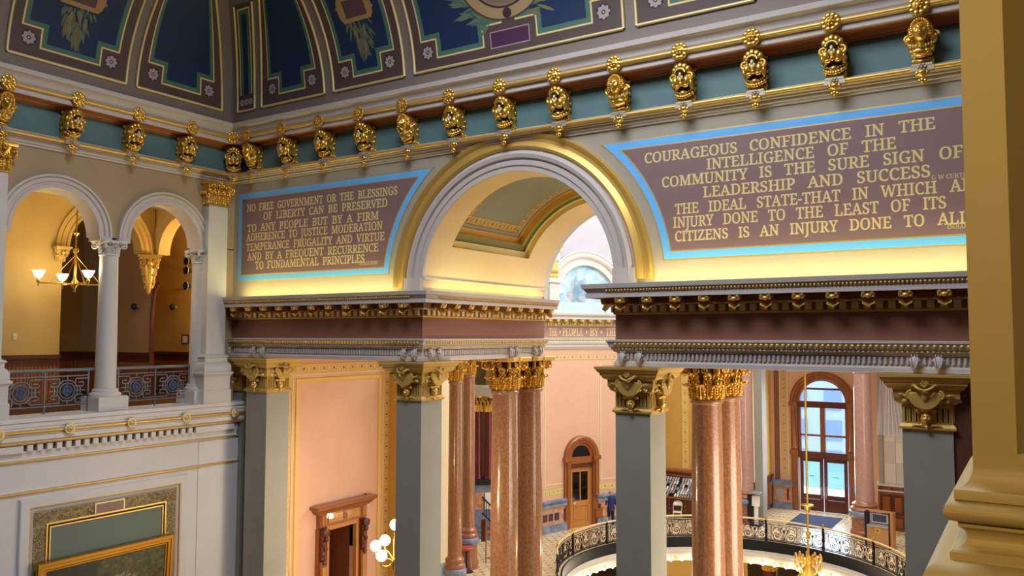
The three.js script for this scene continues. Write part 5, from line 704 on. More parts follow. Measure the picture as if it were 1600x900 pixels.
  const dw = struct('window_1', [19.6, 20.2, -25.6]); dw.lookAt(7, 9, -8); for (let i = 0; i < 4; i++) mesh('pane', box(-3.9 + i * 2, -2.1 + i * 2, -2.4, 2.4, -0.06, 0), glow([1, 0.98, 0.95], 2.5), dw); mesh('window_frame', [box(-4.1, 4.1, -2.6, -2.4, -0.1, 0.05), box(-4.1, 4.1, 2.4, 2.6, -0.1, 0.05)], mat.stone, dw);
  const lay = struct('rotunda_fill_panel'); mesh('added_glow_panel', box(AX - 5.5, AX + 5.5, 24.4, 24.5, RZ - 5.5, RZ + 5.5), glow([1, 0.97, 0.93], 2), lay);  // glowing panel added out of view for the rotunda fill light
}
// ---- arched wooden door in the curved wall
{
  const d = struct('door_2', [AX + RW * Math.cos(TD), 0, RZ + RW * Math.sin(TD)], -TD - PI / 2), W = mat.wood;
  mesh('jamb', [box(-1.13, -0.75, 1.68, 3.6, -0.05, 0.22), box(0.75, 1.13, 1.68, 3.6, -0.05, 0.22), box(-1.13, -0.75, 0, 1.68, -0.05, 0.16), box(0.75, 1.13, 0, 1.68, -0.05, 0.16)], W, d); mesh('colonnette', [-0.93, 0.93].map((x) => lathe([[0.13, 1.68], [0.14, 1.74], [0.1, 1.8], [0.09, 3.3], [0.12, 3.4], [0.15, 3.6]], 14).translate(x, 0, 0.24)), W, d);
  mesh('impost', [box(-1.2, -0.72, 3.6, 3.82, -0.05, 0.32), box(0.72, 1.2, 3.6, 3.82, -0.05, 0.32), box(-0.75, 0.75, 3.45, 3.8, -0.15, 0.12)], W, d); mesh('transom', [box(-0.75, 0.75, 3.2, 3.45, -0.2, 0.08)], mat.woodDark, d);
  mesh('arch', arcMold([[0.6, -0.05], [0.6, 0.1], [0.66, 0.14], [0.74, 0.12], [0.78, 0.2], [0.86, 0.2], [0.9, 0.26], [1.04, 0.3], [1.12, 0.24], [1.14, 0], [1.14, -0.05]], 0, 3.8, 0, PI, 30), W, d); mesh('fanlight', extrude(shape([...arcPts(0, 3.8, 0.62, 0, PI, 18)]), 0.03).translate(0, 0, 0.02), plain(0x0c0d12, 0.12), d);
  mesh('stile', [box(-0.72, -0.52, 0, 3.2, -0.12, 0.0), box(0.52, 0.72, 0, 3.2, -0.12, 0.0), box(-0.52, 0.52, 2.98, 3.2, -0.12, 0), box(-0.52, 0.52, 1.15, 1.42, -0.12, 0), box(-0.52, 0.52, 0, 0.28, -0.12, 0), box(-0.03, 0.03, 1.42, 2.98, -0.1, 0.01)], mat.woodLight, d); mesh('lower_panel', [box(-0.52, 0.52, 0.28, 1.15, -0.1, -0.04), box(-0.42, 0.42, 0.42, 1.02, -0.05, -0.01)], mat.woodLight, d);
  for (const s of [-1, 1]) mesh('pane', box(s * 0.275 - 0.245, s * 0.275 + 0.245, 1.42, 2.98, -0.08, -0.06), plain(0x08090c, 0.06), d); mesh('handle', lathe([[0, 0], [0.03, 0], [0.03, 0.06], [0, 0.07]], 10).rotateX(PI / 2).translate(0.62, 1.25, 0), mat.brass, d); mesh('back_board', box(-0.75, 0.75, 0, 3.6, -0.3, -0.2), mat.dark, d);
}
// ---- slabs, outer walls
{
  const c = struct('ceiling_second_floor'), th = Math.acos(2.98 / 10.95), s = shape([[-14, -40], [-14, -6.95], [7.9, -6.95], ...arcPts(AX, RZ, 10.95, PI - th, 2 * PI + th, 60), [14, -6.95], [36, -6.95], [36, -40]]);
  mesh('plaster_ceiling', new THREE.ExtrudeGeometry(s, { depth: 0.4, bevelEnabled: false, curveSegments: 40 }).rotateX(PI / 2).translate(0, 11.5, 0), mat.cream, c);
  const o = struct('wall_outer'); mesh('masonry', [box(-14, -13.6, -8, 12, -40, 30), box(35.6, 36, -8, 12, -40, 30), box(-14, 8.1, -8, 12, -40.4, -40), box(22, 36, -8, 12, -40.4, -40), box(7.7, 8.1, 0, 11.5, -40, -33.4), box(22, 22.4, 0, 11.5, -40, -33.4), box(8.1, 22, -8, -0.3, -40.4, -40), box(-14, 36, -8, 8, 25.5, 26)], mat.cream, o);
  const r = struct('wall_right'); mesh('masonry', [box(22.6, 22.9, 0, 11.5, -40, 0)], mat.stone, r); mesh('masonry', [ box(23.6, 24, 14.2, 22, -0.5, 26), box(27.6, 28, 8, 15, -0.5, 26), box(22.2, 24, 0, 8.2, 0, 26), box(24, 28, 7.9, 8.2, -0.5, 26), box(24, 28, 14.2, 14.6, -0.5, 26), box(23.4, 24, 8, 14.4, -0.5, 14.6), box(24, 28, 8, 14.6, -0.6, -0.4)], mat.woodFloor, r);
  const b = struct('wall_rear'); mesh('masonry', box(-1, 28, 0, 22, 25.5, 26), mat.woodFloor, b); const hf = struct('floor_added_stair_hall'); mesh('added_dark_floor', box(0.2, 22.2, 0, 0.02, 1.0, 25.5), mat.woodFloor, hf);  // unseen walls darkened and this floor sheet added to cut bounce light
}
// ---- far wing: information cabinet wall, passage and entrance
{
  const w = struct('wall_far'); mesh('aisle_wall', box(1.5, 7.9, 0, 11.4, -28.3, -28), mat.ochre, w); mesh('panel_strip', [box(4.84, 4.9, 2.7, 10, -28, -27.97), box(5.16, 5.2, 2.7, 10, -28, -27.97)], mat.goldPale, w); const st = stencilTex(1024, 64, 26, '#d8a850', '#f0cf80', '#86602a'); { const g = new THREE.PlaneGeometry(7.3, 0.24).rotateZ(PI / 2).translate(5.03, 6.35, -27.985); g.userData.ownUV = true; mesh('stencil_border', g, new THREE.MeshStandardMaterial({ map: st, roughness: 0.7 }), w); }
  mesh('grey_pilaster', box(8.85, 9.3, 0, 9.65, -29.4, -28.6), mat.pier, w); mesh('passage_wall', [box(8.1, 8.5, 0, 11.4, -33.6, -29.4), box(15.6, 16, 0, 11.4, -33.6, -31)], mat.yellow, w); mesh('wainscot', [box(8.5, 8.56, 0, 1.85, -33.3, -29.6), box(8.5, 8.62, 1.85, 2.0, -33.3, -29.6)], mat.woodDark, w);
  for (let i = 0; i < 4; i++) mesh('wainscot_panel', box(8.56, 8.59, 0.3, 1.6, -33.1 + i * 0.9, -32.45 + i * 0.9), mat.wood, w);
  const hole = [[10.1, 0.02], [12.95, 0.02], [12.95, 6.35], ...arcPts(11.52, 6.35, 1.42, 0, PI, 24), [10.1, 6.35]];
  mesh('entrance_wall', extrude(shape([[8.1, 0], [10.1, 0], [10.1, 6.35], ...arcPts(11.525, 6.35, 1.425, PI, 0, 24), [12.95, 0], [22, 0], [22, 11.4], [8.1, 11.4]]), 0.4).translate(0, 0, -33.8), mat.salmon, w);
  mesh('brown_strip', box(8.7, 9.0, 0, 11, -33.4, -33.37), plain(0x84584a, 0.6), w); { const g = new THREE.PlaneGeometry(8, 0.26).rotateZ(PI / 2).translate(9.28, 6, -33.38); g.userData.ownUV = true; mesh('stencil_border', g, new THREE.MeshStandardMaterial({ map: stencilTex(1024, 64, 30, '#d9b08a', '#caa870', '#7a5844'), roughness: 0.7 }), w); } mesh('pale_line', [box(9.02, 9.08, 2, 11, -33.4, -33.36), box(9.5, 9.56, 2, 11, -33.4, -33.36)], mat.cream, w);
  mesh('marble_base', [box(8.6, 9.75, 0, 0.42, -33.4, -33.1), box(13.25, 14.2, 0, 0.42, -33.4, -33.1)], mat.marbleBlue, w); mesh('marble_dado', [box(8.65, 9.72, 0.42, 1.35, -33.4, -33.18), box(13.28, 14.15, 0.42, 1.35, -33.4, -33.18)], mat.marbleOrange, w); mesh('marble_cap', [box(8.55, 9.78, 1.35, 1.7, -33.4, -33.08), box(13.22, 14.2, 1.35, 1.7, -33.4, -33.08)], mat.marbleBlue, w); mesh('marble_inset', [box(8.8, 9.25, 0.6, 1.18, -33.2, -33.16)], mat.grey, w); mesh('marble_inset', [box(9.43, 9.55, 0.55, 1.22, -33.2, -33.16), box(13.5, 13.7, 0.55, 1.22, -33.2, -33.16)], mat.woodDark, w);
  // dark wood panelling on the far side of the passage
  const p = struct('wall_panelling', [14.9, 0, -30.6]); mesh('board', box(0, 4, 0, 2.35, -0.2, 0), mat.wood, p); mesh('cap', [box(-0.05, 4, 2.35, 2.5, -0.25, 0.12), box(-0.05, 4, 2.05, 2.12, -0.2, 0.05)], mat.stone, p); for (let i = 0; i < 4; i++) { mesh('panel_frame', frame(0.12 + i * 0.6, 0.68 + i * 0.6, 0.9, 1.9, 0.06, 0.08), mat.woodDark, p); mesh('raised_panel', box(0.24 + i * 0.6, 0.56 + i * 0.6, 1.02, 1.78, 0.0, 0.06), mat.wood, p); mesh('panel_frame', frame(0.12 + i * 0.6, 0.68 + i * 0.6, 0.15, 0.8, 0.06, 0.08), mat.woodDark, p); mesh('carved_boss', ell(0.1 + i * 0.6, 2.2, 0.02, 0.07, 0.07, 0.05, 8, 6), mat.woodDark, p); }
}
// ---- entrance: arched wooden window and double doors
{
  const d = struct('door_3', [11.52, 0, -33.4]), W = mat.wood, DK = mat.woodDark;
  mesh('casing', [box(-1.8, -1.42, 1.7, 6.2, -0.1, 0.22), box(1.42, 1.8, 1.7, 6.2, -0.1, 0.22), box(-1.8, -1.42, 0, 1.7, -0.1, 0.18), box(1.42, 1.8, 0, 1.7, -0.1, 0.18)], W, d); mesh('colonnette', [-1.62, 1.62].map((x) => lathe([[0.15, 3.7], [0.11, 3.85], [0.1, 5.8], [0.16, 6.1], [0.17, 6.2]], 14).translate(x, 0, 0.22)), W, d); mesh('impost', [box(-1.9, -1.4, 6.2, 6.42, -0.1, 0.34), box(1.4, 1.9, 6.2, 6.42, -0.1, 0.34), box(-1.86, -1.4, 3.3, 3.55, -0.1, 0.3), box(1.4, 1.86, 3.3, 3.55, -0.1, 0.3)], W, d);
  mesh('arch', arcMold([[1.3, -0.2], [1.3, 0.08], [1.38, 0.14], [1.46, 0.12], [1.5, 0.2], [1.6, 0.2], [1.64, 0.28], [1.76, 0.3], [1.84, 0.22], [1.86, 0]], 0, 6.42, 0, PI, 36), W, d);
  mesh('transom', [box(-1.42, 1.42, 6.12, 6.5, -0.2, 0.1), box(-1.42, 1.42, 3.12, 3.52, -0.2, 0.12), box(-1.3, 1.3, 7.18, 7.3, -0.15, 0.02)], DK, d); mesh('mullion', [box(-0.14, 0.14, 3.5, 6.14, -0.2, 0.06), box(-1.4, -1.26, 3.5, 6.14, -0.2, 0.02), box(1.26, 1.4, 3.5, 6.14, -0.2, 0.02), box(-1.3, 1.3, 4.42, 4.54, -0.18, 0.02)], W, d);
  const glass = new THREE.MeshPhysicalMaterial({ color: 0xeaf2ff, transmission: 1, thickness: 0, roughness: 0.02, ior: 1.45 }), frost = new THREE.MeshPhysicalMaterial({ color: 0xd4f6fa, transmission: 0.9, thickness: 0, roughness: 0.55 });
  for (const s of [-1, 1]) { mesh('pane', box(s * 0.7 - 0.56, s * 0.7 + 0.56, 4.54, 6.12, -0.09, -0.08), glass, d); mesh('pane', box(s * 0.7 - 0.56, s * 0.7 + 0.56, 3.52, 4.42, -0.09, -0.08), glass, d);
    const leaf = new THREE.Group(); leaf.name = 'door_leaf'; leaf.position.set(s * 0.68, 0, -0.05); d.add(leaf);
    mesh('stile', [box(-0.66, -0.47, 0.02, 3.1, -0.05, 0.03), box(0.47, 0.66, 0.02, 3.1, -0.05, 0.03), box(-0.47, 0.47, 2.92, 3.1, -0.05, 0.03), box(-0.47, 0.47, 0.72, 1.0, -0.05, 0.03), box(-0.47, 0.47, 0.02, 0.7, -0.05, 0.0), box(-0.36, 0.36, 0.14, 0.58, 0, 0.025)], DK, leaf); mesh('door_pane', box(-0.47, 0.47, 1.0, 2.92, -0.02, -0.005), frost, leaf, 'bright frosted pane'); mesh('paper_notice', box(-0.15, 0.15, 2.05, 2.08, 0, 0.004), mat.black, leaf); mesh('handle', [box(-s * 0.56 - 0.025, -s * 0.56 + 0.025, 0.8, 1.5, 0.03, 0.08)], mat.steel, leaf); }
  mesh('lunette_pane', extrude(shape(arcPts(0, 6.46, 1.32, 0, PI, 24)), 0.01).translate(0, 0, -0.09), glass, d);
  const x = struct('exterior_court'); mesh('facade', box(-12, 34, -8, 9, -70, -69), paint(0xb9c2d2), x); for (let i = 0; i < 12; i++) for (let j = 0; j < 4; j++) mesh('window', box(-9 + i * 3.3, -7.4 + i * 3.3, -3 + j * 3, -1 + j * 3, -69, -68.9), plain(0x8a9cc0, 0.2), x); mesh('ground', box(-30, 50, -8.2, -8, -70, -41), paint(0xd8dce2), x);
}
// ---- the light well
{
  const w = struct('wall_light_well'), cy = (r0, r1, y0, y1) => ringSector(r0, r1, y0, y1, -PI, PI, 72);
  mesh('iron_fascia', cy(7.16, 7.24, -0.5, 0.02), mat.iron, w);
  const c = arcPath(AX, RZ, 7.2, -PI, PI, 72); mesh('plaster_moulding', molding([[-0.1, -1.05], [-0.1, -0.98], [-0.02, -0.9], [0.02, -0.78], [0.02, -0.7], [0.08, -0.66], [0.08, -0.5], [-0.1, -0.48]], c, false, false), mat.stone, w);
  mesh('lower_ceiling', (() => { const s = shape([[-14, -40], [36, -40], [36, 12], [-14, 12]]), h = new THREE.Path(); h.absarc(AX, RZ, 7.3, 0, 2 * PI, true); s.holes.push(h); return new THREE.ExtrudeGeometry(s, { depth: 0.2, bevelEnabled: false, curveSegments: 40 }).rotateX(PI / 2).translate(0, -1.0, 0); })(), mat.ceilCream, w);
  mesh('lower_floor', box(-14, 36, -7.0, -6.8, -40, 14), mat.floorTile, w);
  mesh('lower_wall', [ringSector(11.5, 11.9, -6.8, -1, -178 * D, -150 * D), ringSector(11.5, 11.9, -6.8, -1, -128 * D, -103 * D), ringSector(11.5, 11.9, -6.8, -1, -80 * D, -20 * D, 20)], mat.yellow, w); mesh('lower_far_wall', [box(-14, 36, -6.8, -1, -39.8, -39.6), box(3.6, 4, -6.8, -1, -39, -28), box(-8, -7.6, -6.8, -1, -30, -10)], mat.salmon, w);
  for (const a of [-96, -88, -76, -66, -58]) mesh('lower_pilaster', ringSector(11.3, 11.5, -6.8, -1.0, (a - 1) * D, (a + 1) * D, 2), mat.stone, w); mesh('lower_window', ringSector(11.42, 11.5, -5.6, -1.5, -73.4 * D, -69.5 * D, 3), plain(0x6a62b8, 0.2), w);
}
{ // tall windows lighting the passage aisle
  const w = struct('window_2', [22.58, 0, -4.2]); for (let i = 0; i < 3; i++) for (let j = 0; j < 3; j++) mesh('pane', box(-0.03, 0, 1.1 + j * 2.35, 3.3 + j * 2.35, -3.2 + i * 2.2, -1.2 + i * 2.2), glow([1, 0.97, 0.93], 2.5), w); mesh('window_frame', [box(-0.06, 0.02, 0.9, 8.2, -3.4, -3.2), box(-0.06, 0.02, 0.9, 8.2, 3.2, 3.4), box(-0.06, 0.02, 0.9, 1.1, -3.4, 3.4), box(-0.06, 0.02, 8.0, 8.2, -3.4, 3.4)], mat.woodDark, w);
}
{ // bulbs under the rim
  const b0 = thing('rim_bulb', 'small glowing bulb in the ring of bulbs beneath the rim of the light well', 'light bulb', [0, -40, 0], 0, 'bulbs beneath the rim of the light well'); scene.remove(b0);
  mesh('socket', rod([0, 0, 0], [0, 0.08, 0], 0.05, 0.05, 8), mat.brass, b0); mesh('glass', ell(0, -0.07, 0, 0.075, 0.085, 0.075, 10, 8), glow([1, 0.9, 0.74], 14), b0);
  for (let i = 0; i < 34; i++) { const a = (-196 + i * 4.6) * D, c = i ? b0.clone() : b0; c.name = i ? numbered('rim_bulb') : 'rim_bulb'; c.userData = { ...b0.userData }; c.position.set(AX + 7.22 * Math.cos(a), -1.06, RZ + 7.22 * Math.sin(a)); scene.add(c); if (i % 3 === 1) pointLight([1, 0.8, 0.5], 1.2, [AX + 7.1 * Math.cos(a), -1.3, RZ + 7.1 * Math.sin(a)], 4); }
  const k = thing('lower_column', 'dark column with a bright gilded capital on the floor below the light well', 'column', [AX + 10.2 * Math.cos(-96 * D), -6.8, RZ + 10.2 * Math.sin(-96 * D)]); mesh('shaft', lathe([[0.4, 0], [0.36, 0.2], [0.33, 4.6]], 20), plain(0x5a2a22, 0.3), k); const cc = corinthianCap(0.36, mat.gold); cc.position.y = 4.6; k.add(cc); mesh('drum_base', lathe([[0.6, 0], [0.6, 0.3], [0.4, 0.34]], 20), mat.stone, k);
}
// ---- wrought iron balustrade round the well
{
  const R = 7.38, t = thing('well_balustrade', 'round wrought iron balustrade of scrollwork with a brass handrail, encircling the light well', 'balustrade', [AX, 0, RZ]);
  const s0 = -216 * D, s1 = 8 * D, ring = (y, r, rad, k = 8) => tube(Array.from({ length: 61 }, (_, i) => { const a = s0 + (s1 - s0) * i / 60; return [R * Math.cos(a), y, R * Math.sin(a)]; }), rad, 140, k);
  mesh('handrail', ring(1.06, R, 0.045), mat.goldPale, t); mesh('rail', [ring(0.95, R, 0.016, 5), ring(0.86, R, 0.016, 5)], mat.iron, t); mesh('rail', [ring(0.1, R, 0.02, 5), ring(0.04, R, 0.03, 5)], mat.iron, t);
  const W = R * 11.25 * D, pg = M(...[-1, 1].map((s) => [spiral(s * 0.36, 0.3, 0.2, 1.5, s, 0.018, -PI / 2, 22), tube([[s * 0.02, 0.12, 0], [s * 0.12, 0.45, 0], [s * 0.3, 0.72, 0], [s * 0.52, 0.66, 0], [s * 0.55, 0.5, 0]], 0.017, 14, 5), spiral(s * 0.2, 0.62, 0.1, 1.2, -s, 0.015, 0, 14), tube([[s * 0.56, 0.3, 0], [s * 0.62, 0.5, 0], [s * 0.6, 0.8, 0]], 0.014, 8, 5), rod([s * (W / 2 - 0.03), 0.1, 0], [s * (W / 2 - 0.03), 0.86, 0], 0.014, 0.014, 5), rod([s * (W / 2 - 0.1), 0.1, 0], [s * (W / 2 - 0.1), 0.86, 0], 0.012, 0.012, 5)]).flat(), ...[-1, 1].map((s) => [spiral(s * 0.36, 0.3, 0.1, 1.2, -s, 0.013, 0.5, 12), spiral(s * 0.5, 0.78, 0.08, 1.2, s, 0.012, 0, 12), tube([[s * 0.1, 0.14, 0], [s * 0.2, 0.5, 0], [s * 0.1, 0.84, 0]], 0.012, 10, 5), ringGeo(0.05, 8, 0.011).translate(s * 0.24, 0.8, 0), ringGeo(0.045, 8, 0.011).translate(s * 0.12, 0.16, 0)]).flat(), rod([0, 0.1, 0], [0, 0.5, 0], 0.02, 0.02, 6), ell(0, 0.55, 0, 0.06, 0.08, 0.03, 8, 6), tube([[-0.1, 0.7, 0], [-0.06, 0.8, 0], [0, 0.72, 0], [0.06, 0.8, 0], [0.1, 0.7, 0], [0, 0.56, 0]], 0.014, 14, 5, true));
  const post = M(box(-0.04, 0.04, 0, 1.02, -0.04, 0.04), lathe([[0.07, 0], [0.07, 0.14], [0.05, 0.18], [0.05, 0.4], [0.075, 0.46], [0.075, 0.54], [0.05, 0.6], [0.045, 1.0], [0.07, 1.02], [0.07, 1.06]], 12)), fin = lathe([[0.05, 0], [0.03, 0.03], [0.06, 0.08], [0.045, 0.13], [0, 0.17]], 10);
  for (let i = 0; i < 20; i++) { const a = s0 + (i + 0.5) * 11.25 * D, deg = a / D; const o = mesh('scroll_panel', pg, mat.iron, t); o.position.set(R * Math.cos(a), 0, R * Math.sin(a)); o.rotation.y = -a - PI / 2; }
  for (let k = 0; k < 10; k++) { const a = (-206 + k * 22.5) * D - 0.001, p = mesh('post', post, mat.iron, t); p.position.set(R * Math.cos(a), 0, R * Math.sin(a)); p.rotation.y = -a; const f = mesh('finial', fin, mat.brass, p); f.position.y = 1.1; }
}
// ---- rotunda chandelier on a long rod
{
  const t = thing('rotunda_chandelier', 'ornate gilded chandelier on a very long thin brass rod, hanging over the light well', 'chandelier', [14.24, 0.4, RZ]);
  mesh('rod', rod([0, 1.0, 0], [0, 20, 0], 0.045), mat.brass, t); mesh('collar', lathe([[0.03, -0.3], [0.12, -0.12], [0.14, 0], [0.26, 0.02], [0.24, 0.07], [0.06, 0.1]], 16).translate(0, 3.0, 0), mat.brass, t); mesh('knob', lathe([[0.02, -0.2], [0.08, -0.14], [0.05, -0.06], [0.1, 0], [0.1, 0.1], [0.04, 0.16]], 12).translate(0, 1.85, 0), mat.brass, t);
  const a = []; for (let i = 0; i < 10; i++) { const q = i * PI / 5, x = Math.cos(q), z = Math.sin(q); a.push(tube([[0.1 * x, 0.6, 0.1 * z], [0.3 * x, 0.35, 0.3 * z], [0.48 * x, 0.5, 0.48 * z], [0.52 * x, 0.75, 0.52 * z], [0.42 * x, 0.85, 0.42 * z]], 0.03, 14, 6), ell(0.5 * x, 0.95, 0.5 * z, 0.06, 0.14, 0.06, 8, 6), acanthus(0.16, 0.3, 0.06, 3, 5).rotateY(PI / 2 - q).translate(0.3 * x, 0.7, 0.3 * z)); }
  mesh('crown', M(a), mat.gold, t); mesh('body', lathe([[0, -0.9], [0.3, -0.8], [0.42, -0.3], [0.4, 0.2], [0.3, 0.4], [0.14, 0.6], [0.1, 1.0], [0, 1.05]], 20), mat.gold, t); for (let i = 0; i < 8; i++) { const q = i * PI / 4; mesh('lamp_glass', ell(0.44 * Math.cos(q), -0.15, 0.44 * Math.sin(q), 0.09, 0.28, 0.09, 10, 8), glow([1, 0.88, 0.62], 5), t); } pointLight([1, 0.75, 0.4], 30, [14.24, 0.1, RZ + 0.9], 8);
}
// ================================================================ THINGS STANDING IN THE ROTUNDA
{ // information cabinet with leaflets
  const t = thing('leaflet_cabinet', 'dark wooden cabinet with rows of leaflets above drawers, against the ochre wall', 'cabinet', [1.7, 0, -28]);
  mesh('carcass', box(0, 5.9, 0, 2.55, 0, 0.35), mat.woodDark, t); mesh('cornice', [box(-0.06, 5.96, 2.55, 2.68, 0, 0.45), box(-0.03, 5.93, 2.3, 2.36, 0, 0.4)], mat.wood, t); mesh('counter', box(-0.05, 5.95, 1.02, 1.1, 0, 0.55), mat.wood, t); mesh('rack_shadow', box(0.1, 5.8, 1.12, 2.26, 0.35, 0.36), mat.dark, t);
  const lm = [mat.paper, plain(0xb0b4c0, 0.7), plain(0x8c94a8, 0.7), plain(0xb8a898, 0.7)]; const lg = new THREE.BoxGeometry(0.1, 0.2, 0.01).rotateX(-0.35);
  for (let r = 0; r < 6; r++) for (let i = 0; i < 36; i++) { if (rnd() < 0.12) continue; const o = mesh('leaflet', lg, lm[Math.floor(rnd() * 4)], t); o.position.set(0.2 + i * 0.155 + (r % 2) * 0.05, 1.22 + r * 0.185, 0.4); o.rotation.z = -0.35; }
  for (let r = 0; r < 4; r++) for (let i = 0; i < 6; i++) { const d = mesh('drawer', box(0.08 + i * 0.97, 0.98 + i * 0.97, 0.06 + r * 0.24, 0.27 + r * 0.24, 0.35, 0.38), mat.woodDark, t); mesh('knob', ell(0.53 + i * 0.97, 0.165 + r * 0.24, 0.4, 0.03, 0.03, 0.025, 8, 6), mat.brass, d); }
}
{ const t = thing('folding_chair', 'white metal folding chair behind the balustrade', 'chair', [5.0, 0, -26.7], 0.25), m = mat.chairWhite; // seat, back, two frame hoops
  mesh('seat', extrude(shape([[-0.2, -0.2], [0.2, -0.2], [0.21, 0.16], [0.15, 0.2], [-0.15, 0.2], [-0.21, 0.16]]), 0.025, 0.01).rotateX(-PI / 2).translate(0, 0.45, 0), m, t); mesh('backrest', patch((u, v) => [(u - 0.5) * 0.42, 0.76 + v * 0.2, -0.26 - 0.05 * Math.cos((u - 0.5) * 3) - v * 0.03], 8, 3), m, t);
  mesh('front_frame', tube([[-0.23, 0.02, 0.26], [-0.23, 0.5, -0.05], [-0.23, 0.9, -0.27], [-0.15, 0.99, -0.31], [0.15, 0.99, -0.31], [0.23, 0.9, -0.27], [0.23, 0.5, -0.05], [0.23, 0.02, 0.26]], 0.016, 40, 8), m, t); for (const s of [-1, 1]) mesh('leg', rod([s * 0.2, 0.46, 0.12], [s * 0.2, 0.0, -0.3], 0.014), m, t); mesh('stretcher', [rod([-0.2, 0.12, -0.19], [0.2, 0.12, -0.19], 0.01), rod([-0.23, 0.16, 0.17], [0.23, 0.16, 0.17], 0.01)], m, t); }
const stand = (label, at) => { const t = thing('round_stand', label, 'stand', at); mesh('top', lathe([[0, 0], [0.32, 0], [0.36, 0.03], [0.36, 0.09], [0.32, 0.11], [0, 0.11]], 28).translate(0, 0.98, 0), plain(0xb8503a, 0.35), t); mesh('pole', rod([0, 0.03, 0], [0, 1.0, 0], 0.045), mat.black, t); mesh('foot', lathe([[0, 0], [0.3, 0], [0.3, 0.02], [0.1, 0.05], [0.05, 0.1]], 24), mat.black, t); return t; };
stand('round red-topped stand on a black pole beside the slim granite column and the easel', [0.95, 0, -12.0]); stand('round red-topped stand in front of the leaflet cabinet, partly hidden by the grey pier', [3.75, 0, -26.6]);
{ const t = thing('wooden_easel', 'light orange wooden easel stand with a board, behind the slim granite column', 'easel', [1.05, 0, -13.8], 0.5); for (const s of [-1, 1]) mesh('leg', box(s * 0.24 - 0.03, s * 0.24 + 0.03, 0, s < 0 ? 1.95 : 1.55, -0.03, 0.03), mat.woodLight, t); mesh('crossbar', box(-0.24, 0.24, 1.3, 1.45, -0.02, 0.03), mat.woodLight, t); mesh('crossbar', box(-0.24, 0.24, 0.18, 0.24, -0.03, 0.05), mat.woodLight, t); mesh('back_leg', rod([0, 1.4, -0.05], [0, 0, -0.55], 0.025), mat.woodLight, t); mesh('board', box(-0.46, -0.26, 0.95, 1.95, 0.02, 0.05), mat.woodDark, t); }
{ const t = thing('information_kiosk', 'tan kiosk with a grey screen top and a small yellow emblem plate, by the panelling', 'kiosk', [15.55, 0, -26.6], -0.12); mesh('body', [box(-0.5, 0.5, 0.02, 1.02, -0.1, 0.35)], plain(0xb98a58, 0.5), t); mesh('post', [box(-0.62, -0.5, 0, 1.72, -0.15, 0.3)], mat.black, t); mesh('post', [box(0.5, 0.62, 0, 1.72, -0.15, 0.3)], mat.black, t); mesh('top_rail', [box(-0.66, 0.66, 1.68, 1.76, -0.15, 0.05), box(0.58, 0.7, 0, 1.76, -0.2, 0.32)], mat.woodLight, t); mesh('screen_shelf', [box(-0.5, 0.5, 1.02, 1.08, -0.1, 0.4)], mat.steel, t); mesh('screen', [box(-0.46, 0.46, 1.14, 1.6, -0.06, -0.03)], mat.steel, t); mesh('display', box(-0.32, 0.32, 1.2, 1.55, -0.03, -0.02), plain(0x3a4050, 0.2), t); mesh('emblem', [box(-0.13, 0.13, 0.72, 0.96, 0.35, 0.365)], mat.gold, t); mesh('emblem_mark', box(-0.06, 0.06, 0.78, 0.9, 0.365, 0.372), mat.ochreDark, t); }
{ const t = thing('entrance_mat', 'large dark blue rectangular mat on the floor before the entrance doors', 'mat', [11.58, 0, -30.6]); mesh('pile', extrude(shape([[-1.13, -1.65], [1.13, -1.65], [1.13, 1.65], [-1.13, 1.65]]), 0.015, 0.005).rotateX(-PI / 2), plain(0x2f3c5c, 0.95), t); mesh('edge', [box(-1.18, -1.13, 0, 0.015, -1.7, 1.7), box(1.13, 1.18, 0, 0.015, -1.7, 1.7)], mat.black, t); }
{ const t = thing('display_stand', 'slim white display stand with a small screen beside the far pink column', 'stand', [9.1, 0, -27.9]); mesh('post', box(-0.1, 0.1, 0, 1.6, -0.05, 0.05), mat.white, t); mesh('screen', [box(-0.22, 0.22, 1.05, 1.6, 0.05, 0.1)], mat.paper, t); mesh('hood', box(-0.35, 0.25, 1.72, 1.8, -0.3, 0.25), mat.steel, t); mesh('foot', box(-0.3, 0.3, 0, 0.05, -0.3, 0.3), mat.black, t); mesh('side_box', box(-0.45, -0.2, 0.2, 1.6, -0.2, 0.1), mat.black, t); }
{ // translucent sheeting over scaffold boards
  const t = thing('plastic_sheeting', 'translucent plastic sheeting draped over pale wall boards beyond the far column', 'sheeting', [15.0, 2.5, -30.5]);
  const m = new THREE.MeshPhysicalMaterial({ color: 0xf4f2fa, transmission: 0.75, thickness: 0, roughness: 0.3, side: THREE.DoubleSide });
  mesh('sheet', patch((u, v) => { const x = 0.1 + u * 1.5 * (1 - 0.65 * v), y = v * 7; return [0.45 + (u - 0.3) * (0.35 + 1.35 * (1 - v)), 2.6 + v * 4.6, 0.25 + 0.03 * Math.sin(u * 24) + 0.02 * Math.sin(u * 53)]; }, 60, 6), m, t); mesh('fold', M(...Array.from({ length: 7 }, (_, i) => tube([[0.5, 7, 0.3], [0.5 + i * 0.1, 5, 0.33], [0.35 + i * 0.22, 2.6, 0.36]], 0.014, 12, 5))), mat.white, t);
  for (let r = 0; r < 6; r++) for (let c = 0; c < 3; c++) mesh('board', box(0.3 + c * 0.55, 0.83 + c * 0.55, 0.02 + r * 1.1, 1.1 + r * 1.1, 0, 0.05), plain([0xd6cabc, 0xcbbfb4, 0xdcd0c6][(r + c) % 3], 0.8), t); mesh('post', [box(0, 0.22, 0, 7.2, -0.2, 0.1)], mat.pier, t);
}
